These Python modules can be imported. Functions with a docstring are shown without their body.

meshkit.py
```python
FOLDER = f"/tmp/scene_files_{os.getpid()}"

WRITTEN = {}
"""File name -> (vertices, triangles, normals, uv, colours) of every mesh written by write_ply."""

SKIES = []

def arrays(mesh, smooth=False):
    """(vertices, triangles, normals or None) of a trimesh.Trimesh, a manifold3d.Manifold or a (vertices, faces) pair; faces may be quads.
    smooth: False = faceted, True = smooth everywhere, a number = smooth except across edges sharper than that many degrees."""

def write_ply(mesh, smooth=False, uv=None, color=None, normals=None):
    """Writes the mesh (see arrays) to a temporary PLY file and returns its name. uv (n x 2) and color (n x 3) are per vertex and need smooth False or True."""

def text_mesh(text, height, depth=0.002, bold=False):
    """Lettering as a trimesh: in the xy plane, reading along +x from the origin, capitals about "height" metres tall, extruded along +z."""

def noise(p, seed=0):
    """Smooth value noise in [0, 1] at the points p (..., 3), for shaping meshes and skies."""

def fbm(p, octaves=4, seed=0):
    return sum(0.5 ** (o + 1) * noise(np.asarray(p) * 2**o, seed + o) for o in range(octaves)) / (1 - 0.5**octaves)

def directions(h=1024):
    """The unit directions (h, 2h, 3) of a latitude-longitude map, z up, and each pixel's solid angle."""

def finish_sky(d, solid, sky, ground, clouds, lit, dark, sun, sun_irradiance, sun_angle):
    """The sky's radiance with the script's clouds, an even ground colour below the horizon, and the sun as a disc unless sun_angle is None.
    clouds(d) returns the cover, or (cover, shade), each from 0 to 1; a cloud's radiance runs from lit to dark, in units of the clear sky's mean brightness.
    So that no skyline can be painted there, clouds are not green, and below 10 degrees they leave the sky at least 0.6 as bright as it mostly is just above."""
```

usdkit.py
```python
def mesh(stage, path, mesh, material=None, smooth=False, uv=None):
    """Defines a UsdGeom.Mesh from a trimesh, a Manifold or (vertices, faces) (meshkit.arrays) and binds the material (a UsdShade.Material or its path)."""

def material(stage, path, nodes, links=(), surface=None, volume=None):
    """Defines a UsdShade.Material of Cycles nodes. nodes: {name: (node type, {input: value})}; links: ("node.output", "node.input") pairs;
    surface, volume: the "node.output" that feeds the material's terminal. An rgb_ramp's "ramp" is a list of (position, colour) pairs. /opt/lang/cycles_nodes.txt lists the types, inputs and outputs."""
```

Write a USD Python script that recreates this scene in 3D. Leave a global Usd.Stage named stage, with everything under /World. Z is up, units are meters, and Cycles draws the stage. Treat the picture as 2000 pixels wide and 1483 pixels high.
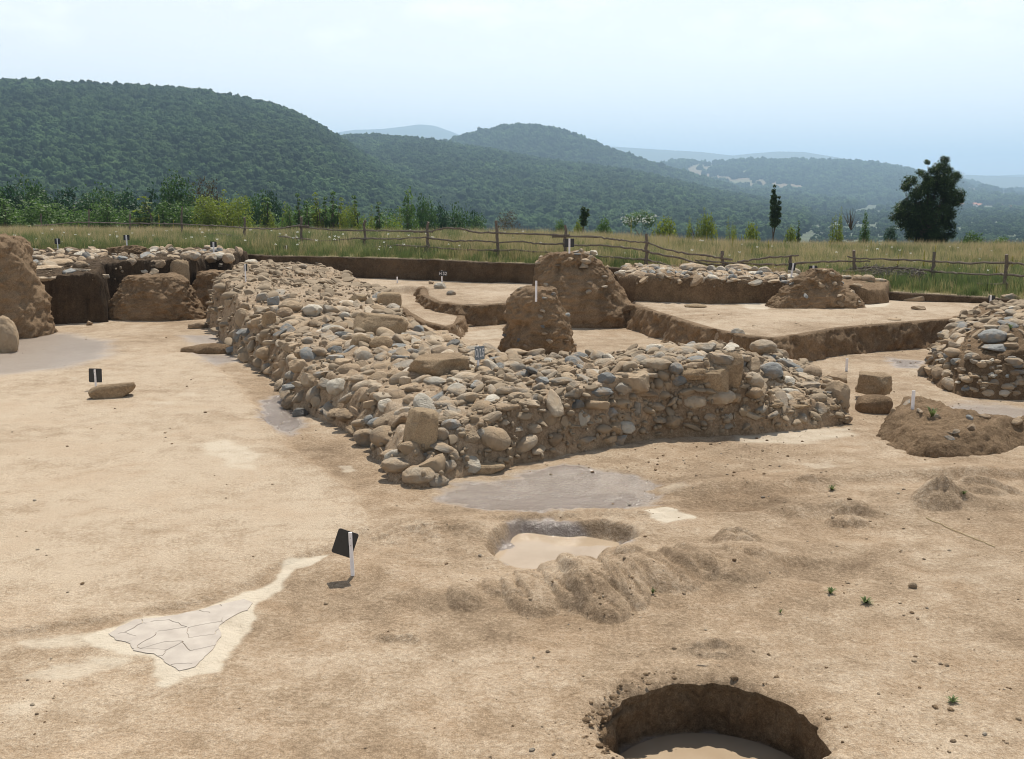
import math, random
import numpy as np, trimesh
import shapely.geometry as sg
from shapely.ops import unary_union
from scipy.spatial import Voronoi, cKDTree
from scipy.interpolate import RBFInterpolator
import meshkit, usdkit
from pxr import Usd, UsdGeom, UsdLux, UsdShade, Gf, Sdf, Vt

stage = Usd.Stage.CreateInMemory()
UsdGeom.SetStageUpAxis(stage, UsdGeom.Tokens.z)
UsdGeom.SetStageMetersPerUnit(stage, 1.0)
UsdGeom.Xform.Define(stage, '/World')
UsdGeom.Scope.Define(stage, '/World/Looks')

# ------------------------------------------------------------------ camera, sky, sun, exposure
FPX, CX, CY, HORIZON = 2000.0, 1000.0, 741.5, 370.0
PITCH = math.atan((CY - HORIZON) / FPX)
ZC = 3.4
EXPOSURE = 0.76
SUN_EL, SUN_AZ = math.radians(64), math.radians(14)
SUN_INT, SKY_STR = 1.15, 0.05

cam = UsdGeom.Camera.Define(stage, '/World/camera')
cam.AddTranslateOp().Set(Gf.Vec3d(0, 0, ZC))
cam.AddRotateXOp().Set(90 - math.degrees(PITCH))
cam.CreateHorizontalApertureAttr(36.0)
cam.CreateVerticalApertureAttr(36.0 * 759 / 1024)
cam.CreateFocalLengthAttr(36.0)
cam.CreateClippingRangeAttr(Gf.Vec2f(0.1, 90000))
cam.CreateExposureAttr(EXPOSURE)

sky_mat = usdkit.material(stage, '/World/Looks/sky_light', {
    'tc': ('texture_coordinate', {}),
    'sep': ('separate_xyz', {}),
    'sky': ('sky_texture', {'sky_type': 'single_scattering', 'sun_disc': False, 'sun_elevation': SUN_EL, 'sun_rotation': SUN_AZ,
                            'altitude': 300.0, 'air_density': 1.0, 'aerosol_density': 2.2, 'ozone_density': 1.0}),
    'mp': ('mapping', {'scale': (1.0, 1.0, 2.6), 'location': (0.31, 0.12, 0.0)}),
    'n': ('noise_texture', {'scale': 9.0, 'detail': 7.0, 'roughness': 0.58}),
    'r': ('map_range', {'from_min': 0.50, 'from_max': 0.68, 'to_min': 0.0, 'to_max': 0.30, 'clamp': True}),
    'el': ('map_range', {'range_type': 'smoothstep', 'from_min': 0.10, 'from_max': 0.15, 'to_min': 0.0, 'to_max': 1.0, 'clamp': True}),
    'm': ('math', {'math_type': 'multiply'}),
    'mix': ('mix_color', {'blend_type': 'mix', 'b': (22.0, 21.0, 20.5)}),
    'vr': ('map_range', {'range_type': 'smoothstep', 'from_min': 0.0, 'from_max': 0.55, 'to_min': 0.72, 'to_max': 0.06, 'clamp': True}),
    'veil': ('mix_color', {'blend_type': 'mix', 'b': (20.0, 19.0, 17.4)}),
    'bg': ('background_shader', {'strength': SKY_STR})},
    [('tc.generated', 'sep.vector'), ('tc.generated', 'mp.vector'), ('mp.vector', 'n.vector'), ('n.fac', 'r.value'), ('sep.z', 'el.value'),
     ('r.result', 'm.value1'), ('el.result', 'm.value2'), ('m.value', 'mix.fac'), ('sky.color', 'mix.a'), ('mix.result', 'veil.a'), ('sep.z', 'vr.value'), ('vr.result', 'veil.fac'), ('veil.result', 'bg.color')], surface='bg.background')
dome = UsdLux.DomeLight.Define(stage, '/World/sky')
UsdShade.MaterialBindingAPI.Apply(dome.GetPrim()).Bind(sky_mat)
dome.GetPrim().SetCustomDataByKey('kind', 'structure')
sun = UsdLux.DistantLight.Define(stage, '/World/sun')
sun.AddRotateZOp().Set(-math.degrees(SUN_AZ))
sun.AddRotateXOp().Set(-(90 - math.degrees(SUN_EL)))
sun.CreateIntensityAttr(SUN_INT)
sun.CreateNormalizeAttr(True)
sun.CreateAngleAttr(0.5)
sun.CreateColorAttr(Gf.Vec3f(1.0, 0.94, 0.84))

# ------------------------------------------------------------------ helpers
CP, SP = math.cos(PITCH), math.sin(PITCH)
names = {}

def numbered(path):
    k = names.get(path, -1) + 1
    names[path] = k
    return path if k == 0 else '%s_%03d' % (path, k)

def pathof(p):
    return '/World' if p is None else str(p.GetPath())

def tag(o, label=None, cat=None, group=None, kind=None):
    p = o.GetPrim() if hasattr(o, 'GetPrim') else o
    for k, v in (('label', label), ('category', cat), ('group', group), ('kind', kind)):
        if v:
            p.SetCustomDataByKey(k, v)
    return p

def thing(name, label, cat, loc=(0, 0, 0), rotz=0.0, group=None):
    x = UsdGeom.Xform.Define(stage, numbered('/World/' + name))
    x.AddTranslateOp().Set(Gf.Vec3d(*map(float, loc)))
    if rotz:
        x.AddRotateZOp().Set(math.degrees(rotz))
    p = tag(x, label, cat, group)
    return p

def origin(p):
    if p is None:
        return np.zeros(3)
    m = np.array(UsdGeom.XformCache().GetLocalToWorldTransform(p))
    return m[3, :3]

def obj(name, mesh, m, parent=None, smooth=True, local=False, primvars=None):
    """One Mesh prim; vertices in world coordinates unless local."""
    v, f = (np.asarray(mesh[0], float), np.asarray(mesh[1], int)) if isinstance(mesh, (tuple, list)) else (np.array(mesh.vertices), np.array(mesh.faces))
    if parent is not None and not local:
        v = v - origin(parent)
    g = usdkit.mesh(stage, numbered(pathof(parent) + '/' + name), (v, f), m, smooth)
    for k, a in (primvars or {}).items():
        UsdGeom.PrimvarsAPI(g).CreatePrimvar(k, Sdf.ValueTypeNames.FloatArray, 'vertex').Set(Vt.FloatArray.FromNumpy(np.asarray(a, np.float32)))
    return g.GetPrim()

def struct(name, mesh, m, smooth=True, primvars=None):
    return tag(obj(name, mesh, m, None, smooth, primvars=primvars), kind='structure')

def ref(name, proto, loc, rotz=0.0, scale=1.0, label=None, cat=None, group=None):
    x = UsdGeom.Xform.Define(stage, numbered('/World/' + name))
    x.AddTranslateOp().Set(Gf.Vec3d(*map(float, loc)))
    x.AddRotateZOp().Set(math.degrees(rotz))
    x.AddScaleOp().Set(Gf.Vec3f(*(np.ones(3) * scale).tolist()))
    p = x.GetPrim()
    p.GetReferences().AddInternalReference(proto)
    p.SetInstanceable(True)
    return tag(x, label, cat, group)

def instancer(name, protos, pos, rot, scale, idx, kind='stuff', label=None, cat=None):
    """protos: list of (mesh, material). rot: angle about z."""
    path = numbered('/World/' + name)
    pi = UsdGeom.PointInstancer.Define(stage, path)
    rel = pi.CreatePrototypesRel()
    for k, (mesh, m) in enumerate(protos):
        g = usdkit.mesh(stage, '%s/proto/piece_%03d' % (path, k), mesh, m, True)
        rel.AddTarget(g.GetPath())
    n = len(pos)
    pi.CreatePositionsAttr(Vt.Vec3fArray.FromNumpy(np.asarray(pos, np.float32)))
    pi.CreateProtoIndicesAttr(Vt.IntArray.FromNumpy(np.asarray(idx, np.int32)))
    sc = np.asarray(scale, np.float32)
    sc = np.repeat(sc[:, None], 3, 1) if sc.ndim == 1 else sc
    pi.CreateScalesAttr(Vt.Vec3fArray.FromNumpy(sc))
    q = [Gf.Quath(float(math.cos(a / 2)), 0, 0, float(math.sin(a / 2))) for a in rot]
    pi.CreateOrientationsAttr(Vt.QuathArray(q))
    return tag(pi, label, cat, None, kind)

def ray(px, py):
    dx, dv = (px - CX) / FPX, (CY - py) / FPX
    return np.array([dx, CP + SP * dv, -SP + CP * dv])

def at(px, py, z=0.0):
    d = ray(px, py)
    t = (z - ZC) / d[2]
    return np.array([d[0] * t, d[1] * t, z])

def at_depth(px, py, y):
    d = ray(px, py)
    t = y / d[1]
    return np.array([d[0] * t, y, ZC + d[2] * t])

def P2(pts, z=0.0):
    return np.array([at(p[0], p[1], p[2] if len(p) > 2 else z)[:2] for p in pts])

def ss(a, b, x):
    t = np.clip((np.asarray(x, float) - a) / (b - a), 0, 1)
    return t * t * (3 - 2 * t)

def fb(x, y, z=0.0, s=1.0, o=4, seed=0):
    x = np.asarray(x, float)
    a = 0.6
    X, Y = x * math.cos(a) - np.asarray(y) * math.sin(a), x * math.sin(a) + np.asarray(y) * math.cos(a)
    return meshkit.fbm(np.stack([X * s, Y * s, np.broadcast_to(np.asarray(z, float) * s, x.shape)], -1) + 371.3, o, seed) - 0.5

def sdf(poly, x, y, far=6.0):
    """Signed distance to a polygon, positive inside."""
    poly = np.asarray(poly)
    x, y = np.asarray(x, float), np.asarray(y, float)
    out = np.full(x.shape, -far)
    lo, hi = poly.min(0) - far, poly.max(0) + far
    m = (x > lo[0]) & (x < hi[0]) & (y > lo[1]) & (y < hi[1])
    if not m.any():
        return out
    X, Y = x[m], y[m]
    d2, ins = np.full(X.shape, 1e18), np.zeros(X.shape, bool)
    for a, b in zip(poly, np.roll(poly, -1, 0)):
        e = b - a
        L = max(e @ e, 1e-12)
        t = np.clip(((X - a[0]) * e[0] + (Y - a[1]) * e[1]) / L, 0, 1)
        d2 = np.minimum(d2, (X - a[0] - t * e[0]) ** 2 + (Y - a[1] - t * e[1]) ** 2)
        c = (a[1] > Y) != (b[1] > Y)
        if abs(e[1]) > 1e-12:
            ins ^= c & (X < a[0] + (Y - a[1]) * e[0] / e[1])
    out[m] = np.where(ins, 1, -1) * np.minimum(np.sqrt(d2), far)
    return out

def grid_faces(nu, nv, wrap=False):
    i, j = np.meshgrid(np.arange(nu - (0 if wrap else 1)), np.arange(nv - 1), indexing='ij')
    a = i * nv + j
    b = ((i + 1) % nu) * nv + j
    q = np.stack([a, b, b + 1, a + 1], -1).reshape(-1, 4)
    return np.vstack([q[:, [0, 1, 2]], q[:, [0, 2, 3]]])

# ------------------------------------------------------------------ materials
def mat(name, nodes, links, surface='p.BSDF'):
    return usdkit.material(stage, '/World/Looks/' + name, nodes, links, surface=surface)

def earth_material(name, light, mid, dark, bump=1.0, rough=0.95, streak=False):
    """Sandy earth. Mesh attributes tone (light..brown), wet, pale, grassy mark stains, puddles and painted wall shade on it."""
    n = {
        'g': ('geometry', {}),
        'big': ('noise_texture', {'scale': 0.55, 'detail': 5.0, 'roughness': 0.55}),
        'med': ('noise_texture', {'scale': 3.2, 'detail': 6.0, 'roughness': 0.62}),
        'fin': ('noise_texture', {'scale': 26.0, 'detail': 5.0, 'roughness': 0.7}),
        'grit': ('noise_texture', {'scale': 95.0, 'detail': 3.0, 'roughness': 0.75}),
        'spk': ('voronoi_texture', {'scale': 24.0, 'randomness': 1.0}),
        'tone': ('attribute', {'attribute': 'tone'}), 'wet': ('attribute', {'attribute': 'wet'}),
        'pale': ('attribute', {'attribute': 'pale'}), 'grs': ('attribute', {'attribute': 'grassy'}),
        's1': ('math', {'math_type': 'multiply_add', 'value2': 0.9, 'value3': -0.62}),
        's2': ('math', {'math_type': 'multiply_add', 'value2': 0.85}),
        's3': ('math', {'math_type': 'multiply_add', 'value2': 1.1}),
        's4': ('math', {'math_type': 'add'}),
        's5': ('math', {'math_type': 'multiply_add', 'value2': 0.45}),
        'ramp': ('rgb_ramp', {'ramp': [(0.35, dark), (0.68, mid), (1.0, light)]}),
        'hn': ('noise_texture', {'scale': 1.1, 'detail': 6.0, 'roughness': 0.65, 'distortion': 0.4}),
        'hr': ('map_range', {'from_min': 0.46, 'from_max': 0.68, 'to_min': 0.0, 'to_max': 0.20, 'clamp': True}),
        'hm': ('mix_color', {'b': (mid[0] * 1.02, mid[1] * .84, mid[2] * .66)}),
        'spk2': ('voronoi_texture', {'scale': 6.5, 'randomness': 1.0}),
        'sp2': ('map_range', {'from_min': 0.03, 'from_max': 0.09, 'to_min': 0.6, 'to_max': 0.0, 'clamp': True}),
        'spm2': ('mix_color', {'b': tuple(0.5 * c for c in mid)}),
        'gr': ('map_range', {'from_min': 0.25, 'from_max': 0.75, 'to_min': 0.5, 'to_max': 1.42, 'clamp': True}),
        'gm': ('mix_color', {'blend_type': 'multiply', 'fac': 1.0}),
        'sp': ('map_range', {'from_min': 0.05, 'from_max': 0.13, 'to_min': 0.55, 'to_max': 0.0, 'clamp': True}),
        'spm': ('mix_color', {'b': tuple(0.45 * c for c in mid)}),
        'pn': ('math', {'math_type': 'multiply_add', 'value2': 1.6, 'value3': -0.8}),
        'pa': ('math', {'math_type': 'add', 'use_clamp': True}),
        'pz': ('math', {'math_type': 'multiply', 'use_clamp': True}),
        'pm': ('mix_color', {'b': (0.53, 0.46, 0.36)}),
        'gz': ('mix_color', {'b': (0.155, 0.135, 0.06)}),
        'wm': ('mix_color', {'b': (0.23, 0.185, 0.15)}),
        'wr': ('map_range', {'from_min': 0.0, 'from_max': 1.0, 'to_min': rough, 'to_max': 0.15, 'clamp': True}),
        'wsp': ('map_range', {'from_min': 0.0, 'from_max': 1.0, 'to_min': 0.15, 'to_max': 0.6, 'clamp': True}),
        'wb': ('map_range', {'from_min': 0.0, 'from_max': 1.0, 'to_min': 1.0, 'to_max': 0.8, 'clamp': True}),
        'h1': ('math', {'math_type': 'multiply_add', 'value2': 0.35}),
        'h2': ('math', {'math_type': 'multiply_add', 'value2': 1.6}),
        'hh': ('math', {'math_type': 'multiply'}),
        'bmp': ('bump', {'strength': 0.85, 'distance': 0.022 * bump}),
        'p': ('principled_bsdf', {'diffuse_roughness': 0.6})}
    l = [('g.position', k + '.vector') for k in ('big', 'med', 'fin', 'grit', 'spk')] + [
        ('big.fac', 's1.value1'), ('med.fac', 's2.value1'), ('s1.value', 's2.value3'), ('fin.fac', 's3.value1'), ('s2.value', 's3.value3'),
        ('tone.fac', 's5.value1'), ('s3.value', 's5.value3'), ('s5.value', 'ramp.fac'),
        ('grit.fac', 'gr.value'), ('g.position', 'hn.vector'), ('hn.fac', 'hr.value'), ('hr.result', 'hm.fac'), ('ramp.color', 'hm.a'), ('hm.result', 'gm.a'), ('g.position', 'spk2.vector'), ('spk2.distance', 'sp2.value'), ('sp2.result', 'spm2.fac'), ('spm.result', 'spm2.a'), ('gr.result', 'gm.b'),
        ('spk.distance', 'sp.value'), ('sp.result', 'spm.fac'), ('gm.result', 'spm.a'),
        ('med.fac', 'pn.value1'), ('pale.fac', 'pa.value1'), ('pn.value', 'pa.value2'), ('pa.value', 'pz.value1'), ('pale.fac', 'pz.value2'),
        ('pz.value', 'pm.fac'), ('spm2.result', 'pm.a'),
        ('grs.fac', 'gz.fac'), ('pm.result', 'gz.a'), ('wet.fac', 'wm.fac'), ('gz.result', 'wm.a'),
        ('wm.result', 'p.base_color'), ('wet.fac', 'wr.value'), ('wr.result', 'p.roughness'), ('wet.fac', 'wsp.value'), ('wsp.result', 'p.specular_ior_level'),
        ('grit.fac', 'h1.value1'), ('fin.fac', 'h1.value3'), ('med.fac', 'h2.value1'), ('h1.value', 'h2.value3'),
        ('wet.fac', 'wb.value'), ('h2.value', 'hh.value1'), ('wb.result', 'hh.value2'), ('hh.value', 'bmp.height'), ('bmp.normal', 'p.normal')]
    del n['s4']
    return mat(name, n, l)

M = {}
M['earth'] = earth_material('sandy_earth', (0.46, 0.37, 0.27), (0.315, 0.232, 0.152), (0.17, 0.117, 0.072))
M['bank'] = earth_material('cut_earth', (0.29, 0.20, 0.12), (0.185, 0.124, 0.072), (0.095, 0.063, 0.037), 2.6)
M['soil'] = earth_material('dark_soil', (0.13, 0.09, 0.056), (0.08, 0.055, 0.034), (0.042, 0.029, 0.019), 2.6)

def stone_material(name, c1, c2, dust=0.5, scale=9.0):
    n = {'g': ('geometry', {}), 'oi': ('object_info', {}),
         'n1': ('noise_texture', {'scale': scale, 'detail': 6.0, 'roughness': 0.65, 'distortion': 0.6}),
         'n2': ('noise_texture', {'scale': scale * 7, 'detail': 4.0, 'roughness': 0.7}),
         'n3': ('noise_texture', {'scale': 4.0, 'detail': 5.0, 'roughness': 0.6}),
         'r': ('rgb_ramp', {'ramp': [(0.3, c1), (0.7, c2)]}),
         'v': ('map_range', {'from_min': 0, 'from_max': 1, 'to_min': 0.75, 'to_max': 1.25}),
         'vm': ('mix_color', {'blend_type': 'multiply', 'fac': 1.0}),
         'dr': ('map_range', {'from_min': 0.68 - dust * 0.4, 'from_max': 0.8 - dust * 0.3, 'to_min': 0.0, 'to_max': 0.85, 'clamp': True}),
         'd': ('mix_color', {'b': (0.36, 0.262, 0.165)}),
         'ha': ('math', {'math_type': 'multiply_add', 'value2': 2.2}),
         'b': ('bump', {'strength': 1.0, 'distance': 0.03}),
         'p': ('principled_bsdf', {'roughness': 0.85, 'specular_ior_level': 0.3})}
    l = [('g.position', 'n1.vector'), ('g.position', 'n2.vector'), ('g.position', 'n3.vector'), ('n1.fac', 'r.fac'), ('oi.random', 'v.value'),
         ('r.color', 'vm.a'), ('v.result', 'vm.b'), ('n3.fac', 'dr.value'), ('dr.result', 'd.fac'), ('vm.result', 'd.a'), ('d.result', 'p.base_color'),
         ('n1.fac', 'ha.value1'), ('n2.fac', 'ha.value3'), ('ha.value', 'b.height'), ('b.normal', 'p.normal')]
    return mat(name, n, l)

STONE = [stone_material('stone_blue_grey', (0.157, 0.161, 0.157), (0.261, 0.261, 0.248), 0.45),
         stone_material('stone_grey', (0.209, 0.185, 0.152), (0.322, 0.287, 0.235), 0.7),
         stone_material('stone_beige', (0.296, 0.239, 0.174), (0.409, 0.339, 0.252), 0.6),
         stone_material('stone_tan', (0.252, 0.187, 0.122), (0.365, 0.283, 0.191), 0.7),
         stone_material('stone_white', (0.374, 0.335, 0.270), (0.505, 0.465, 0.392), 0.45),
         stone_material('stone_brown', (0.183, 0.131, 0.083), (0.296, 0.222, 0.148), 0.55),
         stone_material('stone_dark', (0.104, 0.100, 0.091), (0.183, 0.174, 0.157), 0.3)]
STONE_P = np.array([0.12, 0.24, 0.22, 0.19, 0.08, 0.13, 0.02])

M['water'] = mat('muddy_water', {'p': ('principled_bsdf', {'base_color': (0.40, 0.32, 0.235), 'roughness': 0.02, 'ior': 1.33, 'specular_ior_level': 0.5, 'normal': (0, 0, 0)}),
                                 'g': ('geometry', {}), 'n': ('noise_texture', {'scale': 2.2, 'detail': 3.0}), 'r': ('rgb_ramp', {'ramp': [(0.3, (0.24, 0.18, 0.12)), (0.7, (0.31, 0.245, 0.175))]})},
                 [('g.position', 'n.vector'), ('n.fac', 'r.fac'), ('r.color', 'p.base_color')])
M['mud'] = mat('dried_mud', {'g': ('geometry', {}), 'n': ('noise_texture', {'scale': 7.0, 'detail': 5.0}), 'n2': ('noise_texture', {'scale': 120.0, 'detail': 3.0}),
                             'r': ('rgb_ramp', {'ramp': [(0.3, (0.255, 0.22, 0.185)), (0.7, (0.33, 0.29, 0.245))]}), 'b': ('bump', {'strength': 0.3, 'distance': 0.004}),
                             'p': ('principled_bsdf', {'roughness': 0.7})},
               [('g.position', 'n.vector'), ('g.position', 'n2.vector'), ('n.fac', 'r.fac'), ('r.color', 'p.base_color'), ('n2.fac', 'b.height'), ('b.normal', 'p.normal')])

def plain(name, c, rough=0.7, var=0.25, scale=12.0, bump=0.004):
    return mat(name, {'g': ('geometry', {}), 'n': ('noise_texture', {'scale': scale, 'detail': 5.0, 'roughness': 0.65}),
                      'r': ('rgb_ramp', {'ramp': [(0.25, tuple(x * (1 - var) for x in c)), (0.75, tuple(x * (1 + var) for x in c))]}),
                      'b': ('bump', {'strength': 0.6, 'distance': bump}), 'p': ('principled_bsdf', {'roughness': rough})},
               [('g.position', 'n.vector'), ('n.fac', 'r.fac'), ('r.color', 'p.base_color'), ('n.fac', 'b.height'), ('b.normal', 'p.normal')])

M['wood'] = plain('weathered_wood', (0.115, 0.088, 0.065), 0.85, 0.45, 25.0, 0.008)
M['brush'] = plain('dead_brushwood', (0.16, 0.135, 0.12), 0.9, 0.4, 20.0)
M['bark'] = plain('bark', (0.085, 0.065, 0.045), 0.9, 0.4, 14.0, 0.02)
M['black'] = plain('black_card', (0.012, 0.013, 0.014), 0.55, 0.3, 30.0, 0.001)
M['white'] = plain('white_painted_stake', (0.62, 0.6, 0.6), 0.6, 0.15, 18.0, 0.002)
M['grey_water'] = mat('grey_muddy_water', {'p': ('principled_bsdf', {'roughness': 0.04, 'ior': 1.33}), 'g': ('geometry', {}), 'n': ('noise_texture', {'scale': 3.0, 'detail': 4.0}), 'n2': ('noise_texture', {'scale': 22.0, 'detail': 4.0}), 'b': ('bump', {'strength': 1.0, 'distance': 0.05}), 'r': ('rgb_ramp', {'ramp': [(0.3, (0.195, 0.165, 0.14)), (0.7, (0.26, 0.225, 0.195))]})},
                      [('g.position', 'n.vector'), ('g.position', 'n2.vector'), ('n.fac', 'r.fac'), ('r.color', 'p.base_color'), ('n2.fac', 'b.height'), ('b.normal', 'p.normal')])
M['mud_crack'] = plain('damp_mud', (0.19, 0.15, 0.115), 0.95)
M['slate'] = plain('grey_card', (0.13, 0.15, 0.165), 0.55, 0.2, 30.0, 0.001)
M['rust'] = plain('rusty_nail', (0.09, 0.05, 0.03), 0.6)

def leaf_material(name, c1, c2, trans=0.35, scale=1.2):
    n = {'g': ('geometry', {}), 'n': ('noise_texture', {'scale': scale, 'detail': 4.0, 'roughness': 0.7}),
         'add': ('math', {'math_type': 'multiply_add', 'value2': 0.5}), 'sub': ('math', {'math_type': 'subtract', 'value2': 0.25}),
         'r': ('rgb_ramp', {'ramp': [(0.2, c1), (0.8, c2)]}),
         'p': ('principled_bsdf', {'roughness': 0.55, 'specular_ior_level': 0.35}), 't': ('translucent_bsdf', {}), 'mx': ('mix_closure', {'fac': trans})}
    return mat(name, n, [('g.position', 'n.vector'), ('g.random_per_island', 'add.value1'), ('n.fac', 'add.value3'), ('add.value', 'sub.value1'), ('sub.value', 'r.fac'),
                         ('r.color', 'p.base_color'), ('r.color', 't.color'), ('p.BSDF', 'mx.closure1'), ('t.BSDF', 'mx.closure2')], surface='mx.closure')

M['leaf_dark'] = leaf_material('dark_leaves', (0.028, 0.052, 0.012), (0.125, 0.18, 0.035), 0.42)
M['leaf_mid'] = leaf_material('mid_green_leaves', (0.03, 0.07, 0.02), (0.13, 0.22, 0.05), 0.45)
M['leaf_green'] = leaf_material('green_leaves', (0.06, 0.115, 0.025), (0.19, 0.29, 0.06), 0.5)
M['leaf_yellow'] = leaf_material('yellow_green_leaves', (0.13, 0.17, 0.02), (0.36, 0.40, 0.06), 0.5)
M['leaf_pine'] = leaf_material('pine_needles', (0.018, 0.05, 0.02), (0.06, 0.12, 0.045))
M['leaf_brown'] = leaf_material('reddish_leaves', (0.05, 0.04, 0.018), (0.12, 0.09, 0.04))
M['flower_white'] = plain('white_flowers', (0.72, 0.72, 0.66), 0.8, 0.1)
M['flower_yellow'] = leaf_material('yellow_flower_spike', (0.35, 0.30, 0.03), (0.62, 0.55, 0.08), 0.25)
M['grass_dry'] = leaf_material('dry_grass', (0.25, 0.225, 0.095), (0.49, 0.45, 0.225), 0.4, 0.4)
M['grass_green'] = leaf_material('green_grass', (0.09, 0.125, 0.04), (0.24, 0.275, 0.095), 0.4, 0.4)
M['grass_seed'] = leaf_material('grass_seed_heads', (0.38, 0.30, 0.16), (0.60, 0.50, 0.30), 0.4, 0.4)

def crown_material(name, c1, c2, scale):
    return mat(name, {'g': ('geometry', {}), 'oi': ('object_info', {}), 'n': ('noise_texture', {'scale': scale, 'detail': 6.0, 'roughness': 0.75}),
                      'a': ('math', {'math_type': 'multiply_add', 'value2': 0.6}), 's': ('math', {'math_type': 'subtract', 'value2': 0.3}), 'nb': ('noise_texture', {'scale': 0.011, 'detail': 4.0, 'roughness': 0.6}), 'nr': ('map_range', {'from_min': 0.3, 'from_max': 0.7, 'to_min': 0.55, 'to_max': 1.35, 'clamp': True}), 'nm': ('mix_color', {'blend_type': 'multiply', 'fac': 1.0}),
                      'r': ('rgb_ramp', {'ramp': [(0.25, c1), (0.75, c2)]}), 'b': ('bump', {'strength': 1.0, 'distance': 1.2}),
                      'p': ('principled_bsdf', {'roughness': 0.9, 'specular_ior_level': 0.1})},
               [('g.position', 'n.vector'), ('oi.random', 'a.value1'), ('n.fac', 'a.value3'), ('a.value', 's.value1'), ('s.value', 'r.fac'), ('g.position', 'nb.vector'), ('nb.fac', 'nr.value'), ('r.color', 'nm.a'), ('nr.result', 'nm.b'), ('nm.result', 'p.base_color'),
                ('n.fac', 'b.height'), ('b.normal', 'p.normal')])
M['crown'] = crown_material('forest_crowns', (0.010, 0.030, 0.012), (0.045, 0.082, 0.028), 0.8)
M['floor'] = plain('forest_floor', (0.035, 0.05, 0.022), 0.95, 0.5, 0.05, 0.1)

# ------------------------------------------------------------------ the lie of the land
FLpx = [(-700, 478, 1.25), (-200, 486, 1.25), (30, 489, 1.22), (90, 487, 1.22), (200, 487, 1.22), (275, 490, 1.2), (330, 492, 1.2), (500, 498, 1.18), (530, 500, 1.18), (700, 503, 1.17), (830, 507, 1.17),
        (960, 513, 1.14), (1050, 516, 1.12), (1200, 523, 1.05), (1240, 527, 1.03), (1420, 541, 0.92), (1740, 571, 0.72), (1850, 577, 0.68), (1930, 582, 0.66), (2000, 587, 0.65), (2300, 604, 0.62)]
FL = np.array([at(*p) for p in FLpx])

def ycut(x):
    return np.interp(x, FL[:, 0], FL[:, 1])

def fz(x):
    return np.interp(x, FL[:, 0], FL[:, 2])

PLATFORM = P2([(480, 563, .55), (600, 570, .52), (700, 572, .5), (790, 560, .5), (822, 563, .5), (826, 578, .5), (850, 590, .5), (900, 598, .5), (960, 597, .5), (1040, 589, .5), (1075, 590, .5), (1225, 590, .5),
               (1262, 605, .55), (1300, 618, .55), (1390, 645, .55), (1455, 657, .55), (1520, 663, .55), (1560, 656, .55), (1650, 641, .55), (1750, 633, .55), (1830, 626, .55), (1925, 622, .55), (2100, 617, .55), (2500, 612, .55)])
PLATFORM = np.vstack([PLATFORM, [[40, 60], [-9, 60], [-9, 34]]])
LEDGE = P2([(690, 585, .28), (790, 565, .28), (835, 585, .28), (905, 604, .28), (906, 632, .28), (870, 643, .28), (822, 630, .28), (790, 612, .28)])
LEFTFLOOR = P2([(-900, 1100), (-700, 690), (380, 690), (450, 740), (505, 800), (540, 850), (580, 890), (640, 925), (700, 972), (725, 1040), (650, 1078), (560, 1105), (450, 1165), (250, 1205), (0, 1240), (-600, 1320)])
BASIN = P2([(945, 1072), (962, 1048), (990, 1028), (1015, 1016), (1060, 1020), (1110, 1024), (1180, 1020), (1240, 1033), (1252, 1048), (1218, 1064), (1196, 1086), (1162, 1108), (1120, 1120), (1070, 1122), (1010, 1114), (970, 1096)])
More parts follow.
